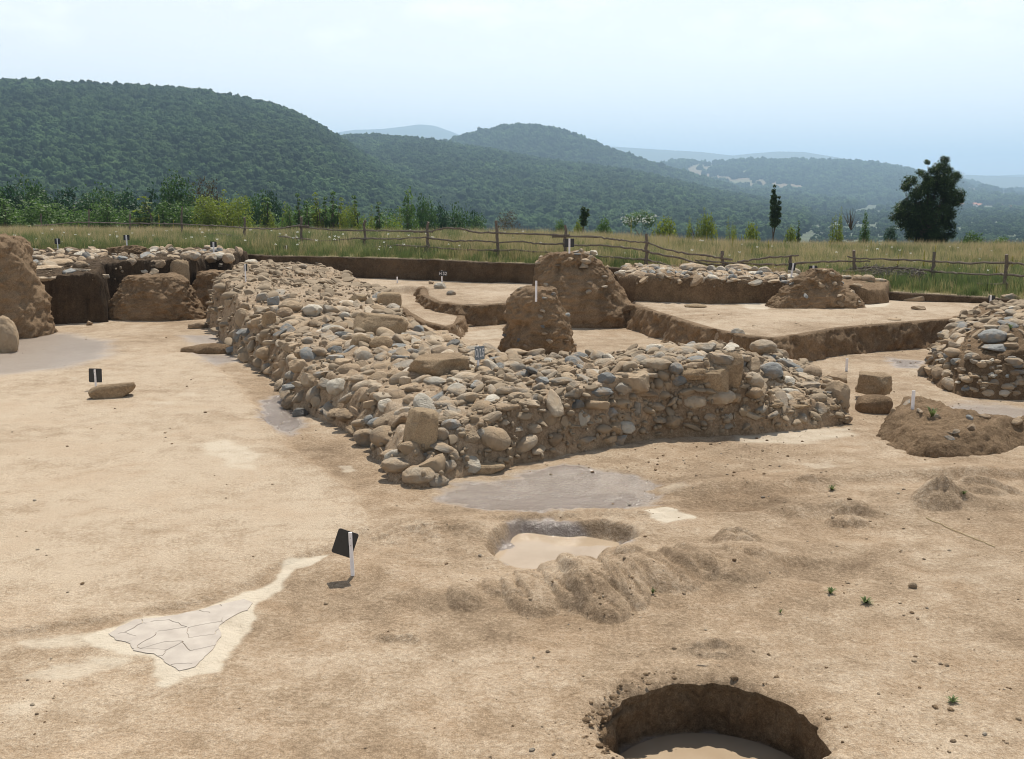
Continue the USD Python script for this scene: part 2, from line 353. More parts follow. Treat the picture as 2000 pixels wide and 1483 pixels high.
CHANNEL = P2([(800, 985), (860, 955), (960, 935), (1080, 925), (1180, 920), (1280, 935), (1300, 965), (1270, 1000), (1150, 1005), (1060, 1020), (1010, 1030), (960, 1010), (900, 990)])
MUDPX = [(209, 1240), (240, 1223), (266, 1213), (342, 1207), (399, 1194), (440, 1181), (475, 1171), (490, 1179), (483, 1194), (449, 1213), (426, 1228), (430, 1247), (411, 1274), (380, 1304), (350, 1314), (315, 1297), (300, 1279), (262, 1272), (255, 1260), (225, 1252)]
MUD = P2(MUDPX)
PIT_C, PIT_R = np.array([1.32, 6.02]), 0.69
BASE_MUD = -0.035

# rounded rock lumps and hollows of the trampled foreground: px, py of the crest, half width px, height, depth behind, depth in front
LUMPS = [(1130, 1160, 330, .04, .7, .45), (1330, 1130, 240, .05, .6, .5), (1440, 1062, 45, .075, .3, .035), (1500, 1090, 120, .06, .5, .2),
         (1665, 1006, 42, .075, .35, .03), (1600, 995, 120, .07, .5, .2), (1590, 948, 42, .05, .4, .03), (1845, 986, 42, .13, .3, .05), (1925, 968, 60, .10, .35, .07), (1890, 985, 130, .08, .6, .3),
         (1395, 1268, 60, .05, .2, .05), (770, 1245, 46, .03, .2, .05), (1460, 950, 150, .08, .5, .35), (1780, 930, 180, .08, .5, .3), (1950, 930, 120, .10, .5, .2), (700, 1120, 160, .05, .5, .4),
         (870, 1040, 130, .07, .4, .35), (1120, 1005, 160, .06, .25, .18), (820, 1170, 110, .04, .5, .3)]
HOLLOWS = [(1440, 985, 110, -.10, .28, .35), (1595, 958, 34, -.07, .1, .22), (1660, 1040, 200, -.05, .4, .4), (760, 1250, 60, -.04, .2, .2), (1560, 1120, 120, -.05, .4, .4), (540, 810, 60, -.04, .8, .8), (430, 690, 60, -.03, 1.0, 1.0),
           (110, 690, 140, -.03, 1.2, 1.2), (1860, 815, 140, -.05, .6, .8), (1390, 1275, 60, -.03, .2, .2)]
LW = [(at(a, b), hw * np.hypot(*at(a, b)[:2]) / FPX, h, b2, f2) for a, b, hw, h, b2, f2 in LUMPS + HOLLOWS]
# half buried boulders of the rock ridge: px of the middle, py of the foot, half width px, height, depth of the front, lean of its axis
BOULDERS = [(905, 1196, 36, .105, .20, .2), (968, 1172, 26, .07, .16, .3), (1040, 1207, 60, .15, .36, .35), (1112, 1200, 46, .18, .44, .35), (1172, 1220, 66, .22, .54, .3), (1232, 1196, 40, .17, .40, .3), (1212, 1116, 50, .12, .17, .3), (1300, 1168, 78, .17, .38, .45),
            (1358, 1148, 48, .15, .34, .45), (1428, 1150, 76, .13, .40, .5), (1490, 1128, 60, .08, .36, .4), (1660, 1024, 42, .11, .10, .1), (1440, 1074, 44, .10, .10, .1), (1842, 1000, 42, .16, .16, .4), (1915, 980, 56, .11, .15, .4), (1592, 962, 34, .07, .08, .1), (1395, 1284, 46, .05, .09, .1), (1560, 1010, 60, .06, .2, .2), (1300, 1005, 50, .04, .15, .2)]
BW = [(at(a, b), hw * np.hypot(*at(a, b)[:2]) / FPX, h, f2, ln) for a, b, hw, h, f2, ln in BOULDERS]
CRACKS = [P2(c) for c in ([(1085, 1115), (1100, 1150), (1118, 1185), (1135, 1200)], [(1160, 1120), (1195, 1160), (1225, 1190), (1240, 1200)], [(1135, 1160), (1150, 1195)], [(1285, 1100), (1310, 1135), (1330, 1160)],
                         [(1340, 1090), (1365, 1110), (1380, 1135)], [(1230, 1140), (1235, 1165)], [(1000, 1130), (1010, 1170)], [(730, 1062), (780, 1050), (840, 1045), (900, 1040), (950, 1045)],
                         [(450, 742), (505, 800), (540, 850), (580, 890)], [(1400, 1090), (1430, 1075), (1470, 1075)], [(1460, 1098), (1500, 1110), (1540, 1125)])]

def seg_dist(line, x, y):
    d = np.full(np.shape(x), 9.0)
    for a, b in zip(line[:-1], line[1:]):
        e = b - a
        t = np.clip(((x - a[0]) * e[0] + (y - a[1]) * e[1]) / max(e @ e, 1e-9), 0, 1)
        d = np.minimum(d, np.hypot(x - a[0] - t * e[0], y - a[1] - t * e[1]))
    return d

def G(x, y, detail=True):
    x, y = np.asarray(x, float), np.asarray(y, float)
    z = 0.05 * fb(x, y, 0, .35, 3, 1) * 2
    wob = 0.25 * fb(x, y, 0, 1.4, 4, 7) if detail else 0.0
    lf = sdf(LEFTFLOOR, x, y, 3.0)
    z = z + 0.04 * ss(-.06, .05, lf + wob * .4)
    for (c, hw, h, b2, f2) in LW:
        m = (np.abs(x - c[0]) < 2.6 * hw) & (y - c[1] < 2.6 * b2) & (c[1] - y < 3 * f2)
        if m.any():
            X, Y = x[m], y[m]
            k = np.clip((X - c[0]) / hw, -3, 3)
            v = Y - c[1] + (wob[m] * .35 if detail else 0) + .10 * hw * k * k
            if detail and h > 0 and b2 < .5:
                rk = np.exp(-(k / 1.2) ** 4) * np.exp(-np.where(v > 0, v / (b2 * .9), -v / (f2 * 2.5)) ** 2)
                z[m] += rk * (.06 * np.abs(fb(X, Y, h * 9, 6., 4, 91)) * -2 + .03 + .03 * fb(X, Y, 1., 24., 2, 92))
            z[m] = z[m] + h * np.exp(-np.abs(k) ** 2.6) * np.where(v > 0, np.exp(-(v / b2) ** 2 * 1.2), 1 - ss(0, f2, -v))
    for (c, hw, h, f2, ln) in BW:
        m = (np.abs(x - c[0]) < 2.2 * hw) & (y > c[1] - .3) & (y < c[1] + f2 * 4.2)
        if m.any():
            X, Y = x[m], y[m]
            n1 = wob[m] * .5 if detail else 0.0
            v = (Y - c[1] - f2 + n1 * .35) / f2
            k = (X - c[0] + ln * v * f2 * .6 + n1 * .3) / hw
            e = np.where(v < 0, np.abs(v), np.abs(v) / 1.5)
            q = np.clip(1 - np.abs(k) ** 2.3 - e ** 2.3, 0, 1) ** .55
            r = .66 * h * q
            if detail:
                r = r * (1 + .5 * fb(X, Y, h * 9, 3.5, 3, 91)) - h * .28 * q * np.exp(-(fb(X * 1.3 + Y * .8, Y * .3, h * 7, 3.2, 2, 94) / .022) ** 2) + q * .008 * fb(X, Y, 1., 18., 2, 92)
            z[m] = np.maximum(z[m], z[m] + r)
    if detail:
        for c in CRACKS:
            lo, hi = c.min(0) - .3, c.max(0) + .3
            m = (x > lo[0]) & (x < hi[0]) & (y > lo[1]) & (y < hi[1])
            if m.any():
                d = seg_dist(c, x[m], y[m]) + wob[m] * .25
                z[m] -= .05 * np.exp(-(d / .017) ** 2) * np.clip(.4 + 3 * fb(x[m], y[m], 3., 4., 2, 5), 0, 1)
    ch = ss(-.25, .15, sdf(CHANNEL, x, y) + wob)
    z = z - 0.045 * ch
    if detail:
        z = z + ch * (.028 * fb(x * .6, y, 2., 15., 3, 95) + .06 * fb(x * .5, y, 4., 2.6, 3, 96))
    bs = sdf(BASIN, x, y, 2.0) + wob * .3
    z = z - 0.17 * ss(-.015, .10, bs)
    # steps: ledge, platform, field
    z = np.where(y > 14, z + .28 * ss(-.02, .16, sdf(LEDGE, x, y) + wob * .7), z)
    pf = sdf(PLATFORM, x, y) + wob * .5
    k = ss(-.02, .22, pf)
    z = z * (1 - k) + k * (.52 + .05 * fb(x, y, 0, .4, 3, 1) * 2)
    fy = y - ycut(x)
    k = ss(.02, .22, fy)
    z = np.where(fy > 0, z * (1 - k) + k * (fz(x) + .10 * fb(x, y, 0, .25, 3, 2) - ss(38, 66, y) * (.72 + .25 * ss(0, 16, x))), z)
    z = z - ss(62, 130, y) * 16 - ss(110, 420, np.hypot(x, y)) * 20
    if detail:
        mud = ss(-.30, .02, sdf(MUD, x, y, 1.0))
        rough = .025 * fb(x, y, 0, 2.2, 3, 11) + .010 * fb(x, y, 0, 11., 3, 12) * ss(13, 8, y)
        smooth = .22 + .78 * ss(.15, -.15, lf)
        z = z + rough * smooth * (1 - mud) * (1.3 - .85 * ss(9.5, 13, y))
        z = np.where(mud > 0, z * (1 - mud) + mud * (BASE_MUD + .045), z)
    r = np.hypot(x - PIT_C[0], y - PIT_C[1])
    z = np.where(r < PIT_R + .25, np.minimum(z, z * ss(PIT_R + .18, PIT_R + .24, r) - .95 * (1 - ss(PIT_R + .16, PIT_R + .22, r))), z)
    return z

class Core:
    """Earth body of a ruined wall: a footprint, heights of its top, how steep its sides are."""
    def __init__(self, foot, ctrl, w=.22, amp=.05, wob=.16, seed=0, step=.035):
        self.foot, self.w, self.amp, self.wob, self.seed, self.step = P2(foot), w, amp, wob, seed, step
        c = np.array([at(*p) for p in ctrl])
        self.rbf = RBFInterpolator(c[:, :2], c[:, 2], kernel='linear', smoothing=0.02)
        self.lo, self.hi = self.foot.min(0) - .3, self.foot.max(0) + .3
        self.zmax = c[:, 2].max() + .1

    def z(self, x, y):
        x, y = np.asarray(x, float), np.asarray(y, float)
        out = np.full(x.shape, -99.0)
        m = (x > self.lo[0]) & (x < self.hi[0]) & (y > self.lo[1]) & (y < self.hi[1])
        if m.any():
            X, Y = x[m], y[m]
            s = sdf(self.foot, X, Y, 1.5) + self.wob * fb(X, Y, 0, 1.1, 4, self.seed + 3) * 2
            top = np.clip(self.rbf(np.stack([X, Y], 1)), 0.02, self.zmax) + self.amp * fb(X, Y, 0, 2.6, 4, self.seed + 4) * 2
            k = np.clip(s / self.w, 0, 1) ** .75
            g = G(X, Y, False)
            out[m] = np.where(s > 0, g - .05 + np.maximum(top - g + .05, 0) * k, -99)
        return out

    def mesh(self):
        xs, ys = np.arange(self.lo[0], self.hi[0], self.step), np.arange(self.lo[1], self.hi[1], self.step)
        X, Y = np.meshgrid(xs, ys, indexing='ij')
        Z = self.z(X.ravel(), Y.ravel()).reshape(X.shape)
        ok = Z > -50
        Z = np.where(ok, Z, G(X.ravel(), Y.ravel(), False).reshape(X.shape) - .12)
        keep = ok.copy()
        for ax in (0, 1):
            for d in (-1, 1):
                keep |= np.roll(ok, d, ax)
        f = grid_faces(len(xs), len(ys))
        f = f[keep.ravel()[f].all(1)]
        v = np.stack([X, Y, Z], -1).reshape(-1, 3)
        used = np.unique(f)
        new = np.zeros(len(v), int); new[used] = np.arange(len(used))
        v, f = v[used], new[f]
        n = meshkit.arrays((v, f), True)[2]
        if n[:, 2].mean() < 0:
            f, n = f[:, ::-1], -n
        a = {3: 1.0, 6: .5}.get(self.seed, 0.0) * (.04 - np.abs(meshkit.fbm(v * 7. + 5, 4, 25) - .5) * .34) + (meshkit.fbm(v * 5.0 + 90, 3, 21 + self.seed) - .5) * .13 + (meshkit.fbm(v * 17. + 30, 2, 22) - .5) * .04
        return v + n * a[:, None], f

CORES = {}
CORES['left_arm'] = Core([(425, 655), (447, 688), (500, 722), (548, 752), (556, 795), (590, 806), (650, 832), (705, 862), (735, 900), (752, 942), (800, 958), (848, 952), (880, 925), (900, 780, .5), (990, 700, .7), (930, 668, .68), (900, 650, .62), (815, 640, .55), (785, 612, .5), (770, 575, .6), (700, 553, .6), (620, 528, .6), (540, 515, .8), (455, 512, 1.), (400, 560, .9)],
                         [(425, 560, 1.15), (470, 548, 1.2), (520, 575, 1.1), (600, 560, .95), (700, 560, .7), (480, 610, .85), (560, 640, .8), (640, 600, .95), (720, 610, .85), (600, 720, .6), (680, 690, .75), (760, 660, .8), (650, 760, .55), (740, 740, .66), (830, 700, .85), (900, 690, .8),
                          (700, 800, .5), (760, 830, .45), (790, 860, .4), (850, 850, .45), (830, 770, .66), (880, 760, .68), (950, 690, .65), (860, 650, .6), (560, 530, 1.), (780, 900, .3), (815, 930, .2), (870, 810, .55), (500, 660, .75)], .30, .07, .14, 1)
CORES['right_arm'] = Core([(800, 958), (850, 950), (895, 934), (985, 918), (1010, 906), (1090, 892), (1200, 872), (1290, 857), (1425, 852), (1436, 850), (1560, 840), (1655, 828), (1668, 815), (1655, 765, .3), (1600, 740, .3), (1530, 718, .4), (1510, 692, .5), (1440, 672, .95), (1270, 676, .85), (1190, 690, .78), (1120, 693, .72), (1000, 694, .7), (930, 668, .68), (880, 700, .6)],
                          [(830, 800, .68), (870, 810, .62), (930, 800, .62), (1000, 800, .66), (1060, 770, .75), (1130, 745, .82), (1200, 730, .90), (1300, 715, .96), (1400, 700, 1.0), (1425, 705, 1.0), (1448, 770, .42), (1470, 770, .36), (1520, 770, .36), (1600, 775, .36), (1650, 790, .36), (1480, 700, .8), (1520, 720, .6),
                           (1440, 680, 1.0), (1350, 690, .95), (1250, 700, .85), (1150, 705, .78), (1050, 705, .72), (950, 700, .75), (950, 750, .76), (1050, 730, .76), (900, 900, .25), (840, 920, .25)], .26, .05, .12, 2)
CORES['back_left'] = Core([(-160, 640), (0, 640), (60, 634), (140, 632), (212, 629), (218, 612), (300, 606), (380, 602), (425, 592), (455, 560, .6), (470, 520, .9), (490, 500, 1.2), (420, 490, 1.2), (300, 492, 1.2), (40, 493, 1.2), (-160, 493, 1.2)],
                          [(60, 545, 1.15), (140, 540, 1.2), (210, 535, 1.25), (250, 525, 1.35), (350, 515, 1.45), (420, 510, 1.42), (60, 505, 1.3), (200, 500, 1.3), (330, 500, 1.4), (440, 505, 1.35), (-100, 540, 1.2), (465, 540, 1.1), (470, 515, 1.25)], .16, .05, .14, 3, .045)
CORES['far_right'] = Core([(1203, 586, .5), (1240, 590, .5), (1370, 591, .52), (1470, 592, .52), (1520, 593, .52), (1700, 594, .54), (1735, 590, .54), (1742, 572, .6), (1690, 558, .6), (1600, 548, .65), (1420, 538, .75), (1215, 528, .9)],
                          [(1215, 545, 1.12), (1300, 548, 1.12), (1400, 552, 1.1), (1500, 556, 1.05), (1600, 560, .98), (1700, 566, .92), (1735, 570, .85), (1300, 533, 1.16), (1450, 542, 1.08), (1650, 556, .95)], .10, .04, .06, 4, .05)
CORES['right_mound'] = Core([(1800, 738), (1830, 760), (1880, 775), (1960, 782), (2060, 785), (2300, 790), (2300, 650), (2080, 640), (1930, 640), (1850, 660), (1815, 700)],
                            [(1815, 720, .15), (1840, 700, .4), (1860, 665, .7), (1900, 645, .95), (1960, 640, 1.05), (2050, 635, 1.1), (2200, 635, 1.1), (1870, 740, .35), (1930, 720, .6), (2000, 710, .75), (2100, 715, .8), (1940, 760, .3), (2000, 765, .3)], .35, .06, .14, 5)
CORES['front_mound'] = Core([(1706, 850), (1725, 868), (1775, 888), (1830, 896), (1890, 893), (1960, 888), (1990, 870), (2080, 880), (2200, 880), (2200, 820), (1960, 850), (1880, 838), (1820, 812), (1740, 806), (1715, 825)],
                            [(1715, 845, .12), (1740, 812, .30), (1775, 806, .34), (1820, 822, .30), (1870, 842, .22), (1920, 852, .26), (1965, 850, .28), (2050, 850, .35), (1840, 865, .30), (1780, 850, .36), (1900, 875, .15)], .30, .06, .12, 6, .03)

def Z(x, y):
    z = G(x, y, False)
    for c in CORES.values():
        z = np.maximum(z, c.z(x, y))
    return z

def hit(px, py, only=None):
    """Where the line of sight through a picture point meets the ground or a wall."""
    d = ray(px, py)
    y = np.geomspace(4.5, 75, 900)
    f = (lambda x, y_: np.maximum(G(x, y_, False), CORES[only].z(x, y_)) if only else Z(x, y_))
    over = ZC + d[2] / d[1] * y - f(d[0] / d[1] * y, y)
    i = np.argmax(over < 0)
    a, b = y[max(i - 1, 0)], y[i]
    ts = np.linspace(a, b, 12)
    o = ZC + d[2] / d[1] * ts - f(d[0] / d[1] * ts, ts)
    yy = ts[np.argmax(o < 0)]
    return np.array([d[0] / d[1] * yy, yy, ZC + d[2] / d[1] * yy])

# ------------------------------------------------------------------ ground sheet
def build_ground():
    ang = np.concatenate([np.linspace(-math.pi, -.64, 50)[:-1], np.linspace(-.64, .64, 760), np.linspace(.64, math.pi, 50)[1:-1]])
    r = [.6, 1.2, 2.0, 2.8, 3.5, 4.0, 4.4]
    while r[-1] < 46:
        r.append(r[-1] + min(r[-1] ** 2 / (3.4 * 1024) * 1.55, .0036 * r[-1]))
    while r[-1] < 460:
        r.append(r[-1] * 1.03)
    r = np.array(r)
    A, R = np.meshgrid(ang, r, indexing='ij')
    x, y = (R * np.sin(A)).ravel(), (R * np.cos(A)).ravel()
    z = G(x, y)
    v = np.stack([x, y, z], 1)
    f = grid_faces(len(ang), len(r), True)
    if meshkit.arrays((v[:2 * len(r)], grid_faces(2, len(r))), True)[2][:, 2].mean() < 0:
        f = f[:, ::-1]
    # crumbly relief of the steep faces
    n = meshkit.arrays((v, f), True)[2]
    steep = ss(.4, .75, 1 - np.abs(n[:, 2])) * (y > 12) * (y < 45)
    v = v + n * (steep * (meshkit.fbm(v * 4.0 + 50, 4, 31) - .5) * .22)[:, None]
    # stains and puddles
    wob = .5 * fb(x, y, 0, 2.2, 5, 40) + .35 * fb(x * .35, y, 3, 7., 4, 41)
    def mask(px, soft=.15, z0=0.0, amt=1.0, w=1.0):
        return amt * ss(-soft, soft, sdf(P2(px, z0), x, y, 2.5) + wob * w)
    lf = sdf(LEFTFLOOR, x, y, 3.0)
    tone = .42 * ss(-.3, .4, lf + wob) - .05
    tone = np.maximum(tone, .16 * ss(.5, 2.2, pfz(x, y)))
    tone = np.maximum(tone, .06 * ss(8.2, 6.6, y + wob * 2)) - .12 * ss(.0, 1.5, x + wob * 3 - .4) * ss(14, 11, y) * ss(5.5, 8, y + wob)
    tone = tone - mask([(560, 760), (590, 830), (700, 900), (740, 950), (720, 1000), (640, 930), (560, 860), (500, 790), (450, 720), (480, 720)], .2, 0, .28)
    tone = tone - mask([(860, 1140), (1100, 1195), (1260, 1190), (1480, 1120), (1700, 1090), (1650, 1160), (1300, 1230), (1000, 1260), (760, 1250), (700, 1200)], .3, 0, .20)
    tone = tone - mask([(1300, 960), (1520, 955), (1530, 1000), (1380, 1010), (1300, 990)], .2, 0, .25)
    tone = tone - mask([(1120, 1370), (1200, 1350), (1230, 1500), (1120, 1520), (1090, 1430)], .08, 0, .32)
    tone = tone - mask([(0, 1190), (300, 1150), (420, 1160), (200, 1230), (0, 1250)], .2, 0, .12)
    tone = tone - .17 * ss(.15, -.1, lf) * ss(22, 10, y)
    wet = np.zeros(len(x))
    for px, s_, a_ in (([(0, 655), (110, 650), (215, 665), (215, 700), (130, 722), (0, 735), (-200, 740), (-200, 660)], .35, .75), ([(505, 790), (545, 775), (590, 790), (600, 820), (570, 850), (530, 840)], .12, 1.), ([(385, 692), (450, 690), (470, 706), (420, 714)], .2, .8), ([(355, 655), (420, 655), (430, 668), (380, 672)], .25, .7),
                       ([(840, 975), (900, 945), (1000, 930), (1100, 905), (1180, 915), (1280, 940), (1285, 975), (1200, 995), (1050, 1005), (940, 990)], .10, 1.1), ([(965, 1055), (1000, 1010), (1060, 1015), (1240, 1040), (1215, 1065), (1180, 1090), (1100, 1115), (1000, 1105)], .05, 1.),
                       ([(1830, 795), (1900, 785), (2000, 795), (2150, 800), (2150, 850), (1950, 835), (1860, 822)], .2, .8), ([(1735, 700), (1800, 706), (1800, 722), (1740, 720)], .15, .9)):
        wet = np.maximum(wet, mask(px, s_, 0, a_, 1.1))
    pale = np.zeros(len(x))
    for px, s_, a_, z0 in (([(720, 1063), (650, 1080), (560, 1105), (520, 1140), (470, 1165), (400, 1188), (300, 1203), (205, 1230), (150, 1246), (200, 1262), (260, 1284), (290, 1296), (322, 1335), (400, 1312), (450, 1284), (500, 1230), (512, 1206), (505, 1188), (530, 1165), (556, 1148), (580, 1118), (660, 1090)], .035, 1., 0),
                           ([(388, 870), (450, 862), (520, 890), (500, 925), (440, 915)], .12, .8, 0), ([(1268, 1000), (1300, 998), (1350, 1012), (1300, 1024), (1275, 1016)], .03, 1., 0), ([(660, 910), (690, 908), (697, 920), (672, 922)], .04, .8, 0), ([(1430, 850), (1660, 832), (1680, 850), (1560, 866), (1450, 864)], .12, .8, 0),
                           ([(1440, 592), (1475, 591), (1512, 598), (1500, 606), (1460, 604)], .1, .9, .5), ([(1690, 592), (1740, 594), (1730, 601), (1690, 603)], .12, 1.2, .5), ([(1560, 905), (1620, 902), (1640, 915), (1590, 920)], .08, .6, 0), ([(345, 765), (380, 765), (380, 777), (350, 778)], .15, .5, 0), ([(290, 790), (345, 788), (340, 800), (300, 802)], .15, .5, 0),
                           ([(130, 738), (155, 738), (155, 745), (135, 746)], .12, .7, 0), ([(900, 640), (970, 636), (1000, 645), (960, 655), (905, 655)], .2, .6, .1), ([(1270, 950), (1340, 945), (1350, 955), (1290, 965)], .06, .5, 0), ([(210, 1230), (130, 1238), (40, 1252), (60, 1262), (130, 1262), (190, 1256)], .06, .8, 0), ([(-60, 1335), (40, 1318), (120, 1300), (250, 1282), (270, 1290), (150, 1318), (60, 1326)], .05, .75, 0), ([(0, 1380), (60, 1362), (90, 1370), (20, 1400)], .06, .5, 0), ([(-60, 1265), (30, 1255), (60, 1300), (-60, 1325)], .25, .3, 0), ([(1760, 720), (1800, 718), (1830, 735), (1780, 738)], .15, .5, 0),
                           ([(1700, 1060), (1830, 1040), (2000, 1080), (2000, 1140), (1850, 1150)], .4, .25, 0), ([(1200, 1290), (1500, 1260), (1900, 1290), (1800, 1330), (1500, 1325), (1250, 1325)], .3, .25, 0)):
        pale = np.maximum(pale, mask(px, s_, z0, a_, .5))
    grassy = ss(.05, .5, y - ycut(x) + wob * .6) * .9
    return tag(obj('ground', (v, f), M['earth'], primvars=dict(tone=tone, wet=wet, pale=pale, grassy=grassy)), kind='structure')

def pfz(x, y):
    return sdf(PLATFORM, x, y, 3.0)
build_ground()

# ------------------------------------------------------------------ cut faces of the dig, the pit
def bank(name, px, zt, zb, m, rough=.08, lean=.12, seed=0, step=.04, side=1.0, lip=.25):
    line = P2(px, zt)
    seg = np.hypot(*np.diff(line, axis=0).T)
    s = np.concatenate([[0], np.cumsum(seg)])
    u = np.arange(0, s[-1], step)
    c = np.stack([np.interp(u, s, line[:, 0]), np.interp(u, s, line[:, 1])], 1)
    k = np.ones(9) / 9
    cp = np.pad(c, ((4, 4), (0, 0)), 'edge')
    c = np.stack([np.convolve(cp[:, i], k, 'valid') for i in (0, 1)], 1)
    t = np.gradient(c, axis=0); t /= np.linalg.norm(t, axis=1, keepdims=True) + 1e-9
    out = side * np.stack([t[:, 1], -t[:, 0]], 1)
    zt_, zb_ = (np.interp(u, s, z) if np.ndim(z) else np.full(len(u), z) for z in (zt, zb))
    nz = int(max(8, np.max(zt_ - zb_) / .04))
    rows = []
    for q in np.linspace(0, 1, nz):
        o = lean * (1 - q) ** 1.6
        rows.append(np.column_stack([c + out * o, zb_ - .08 + (zt_ - zb_ + .08) * q]))
    for q in (.3, .6, 1.0):
        rows.append(np.column_stack([c - out * (lip * q), zt_ + (.012 if q < 1 else -.06)]))
    v = np.stack(rows, 1)
    a = (meshkit.fbm(v * 3.2 + 10, 4, seed) - .5) * 2 * rough - np.abs(meshkit.fbm(v * np.array([6., 6., 4.]) + 7, 4, seed + 3) - .5) * 2.2 * rough + .25 * rough + (meshkit.fbm(v * np.array([14., 14., 9.]) + 3, 2, seed + 5) - .5) * rough * .6
    groove = np.clip(meshkit.noise(np.stack([u * 1.7, u * 0, u * 0], 1), seed + 9) - .72, 0, 1) * .6
    fade = np.clip(np.arange(v.shape[1])[::-1] / 5.0, 0, 1)
    v[:, :, :2] += out[:, None] * ((a - groove[:, None]) * fade[None])[:, :, None]
    v[:, :, 2] += (meshkit.fbm(v * 6.0, 2, seed + 7) - .5) * .05 * fade[None]
    f = grid_faces(*v.shape[:2])
    if side > 0:
        f = f[:, ::-1]
    return struct(name, (v.reshape(-1, 3), f), m)

i0, i1 = 7, 16
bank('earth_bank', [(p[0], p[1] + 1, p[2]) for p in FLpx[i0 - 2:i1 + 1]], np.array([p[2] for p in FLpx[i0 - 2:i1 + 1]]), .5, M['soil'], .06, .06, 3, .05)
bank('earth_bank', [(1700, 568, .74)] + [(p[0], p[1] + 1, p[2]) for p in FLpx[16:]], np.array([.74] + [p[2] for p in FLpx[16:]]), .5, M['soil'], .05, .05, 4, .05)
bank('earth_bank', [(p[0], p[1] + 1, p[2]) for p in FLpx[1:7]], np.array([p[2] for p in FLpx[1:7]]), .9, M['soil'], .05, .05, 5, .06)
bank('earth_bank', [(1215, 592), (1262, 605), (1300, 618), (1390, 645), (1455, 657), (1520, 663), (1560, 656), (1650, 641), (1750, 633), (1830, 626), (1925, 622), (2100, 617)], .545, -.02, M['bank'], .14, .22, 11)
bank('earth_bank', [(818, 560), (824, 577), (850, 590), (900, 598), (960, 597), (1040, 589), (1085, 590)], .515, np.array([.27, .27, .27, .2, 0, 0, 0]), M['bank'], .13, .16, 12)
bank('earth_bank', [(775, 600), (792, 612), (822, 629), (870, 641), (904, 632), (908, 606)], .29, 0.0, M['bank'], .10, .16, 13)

def pit():
    nt, prof = 300, [(.46, -.05), (.30, .012), (.15, .010), (.05, -.004), (.0, -.035), (0, -.07)] + [(.02 + .02 * k / 14, -.07 - .36 * k / 14) for k in range(1, 15)] + [(.0, -.44), (-.05, -.452)]
    prof += [(-PIT_R * q, -.455 - .02 * q) for q in (.2, .35, .55, .75, .97)]
    th = np.linspace(0, 2 * math.pi, nt, endpoint=False)
    ring = np.stack([np.cos(th), np.sin(th), th * 0], 1)
    nr = .20 * (meshkit.fbm(ring * 1.9 + 5, 4, 77) - .5) + .09 * (meshkit.fbm(ring * 7 + 5, 4, 78) - .5)
    v = np.zeros((nt, len(prof), 3))
    gz = G(PIT_C[0] + ring[:, 0] * (PIT_R + .34), PIT_C[1] + ring[:, 1] * (PIT_R + .34))
    for j, (o, z) in enumerate(prof):
        r = PIT_R + o + nr * (1.0 if j < 22 else np.clip(1 + o / PIT_R, 0, 1))
        v[:, j] = np.stack([PIT_C[0] + r * np.cos(th), PIT_C[1] + r * np.sin(th), z + (gz if j < 4 else gz * .6)], 1)
    a = (meshkit.fbm(v * np.array([5., 5., 3.]), 4, 79) - .5) * .13 - np.abs(meshkit.fbm(v * np.array([9., 9., 4.]) + 3, 4, 82) - .5) * .12 + .03 + (meshkit.fbm(v * 26.0, 3, 80) - .5) * .035
    amt = np.array([.0] + [.5, .4, .2, .25, .5, .8] + [1.0] * (len(prof) - 12) + [.5] * 5)
    v[:, :, :2] += ring[:, None, :2] * (a * amt)[:, :, None]
    v[:, :, 2] += (meshkit.fbm(v * 9.0, 3, 81) - .5) * .05 * np.array([0.] + [.7] * 3 + [.6] * (len(prof) - 4))
    slump = np.exp(-((np.abs((th - 2.75 + math.pi) % (2 * math.pi) - math.pi)) / .45) ** 2)
    for j, q in ((3, .02), (4, .05), (5, .06), (6, .05), (7, .03)):
        v[:, j, 2] -= q * slump
        v[:, j, :2] += ring[:, :2] * (slump * .06)[:, None]
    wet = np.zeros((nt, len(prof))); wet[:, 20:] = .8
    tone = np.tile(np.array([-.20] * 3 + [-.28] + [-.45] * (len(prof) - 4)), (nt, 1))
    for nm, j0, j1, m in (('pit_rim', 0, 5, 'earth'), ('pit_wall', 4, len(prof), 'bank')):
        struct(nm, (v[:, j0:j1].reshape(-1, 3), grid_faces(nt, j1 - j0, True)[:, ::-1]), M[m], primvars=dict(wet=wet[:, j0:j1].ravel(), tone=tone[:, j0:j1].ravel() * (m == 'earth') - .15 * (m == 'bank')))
    wv = np.vstack([[PIT_C[0], PIT_C[1], -.425], np.stack([PIT_C[0] + (PIT_R + .03) * np.cos(th), PIT_C[1] + (PIT_R + .03) * np.sin(th), th * 0 - .425], 1)])
    k = np.arange(nt)
    struct('pit_water', (wv, np.stack([k * 0, 1 + k, 1 + (k + 1) % nt], 1)), M['water'])
pit()

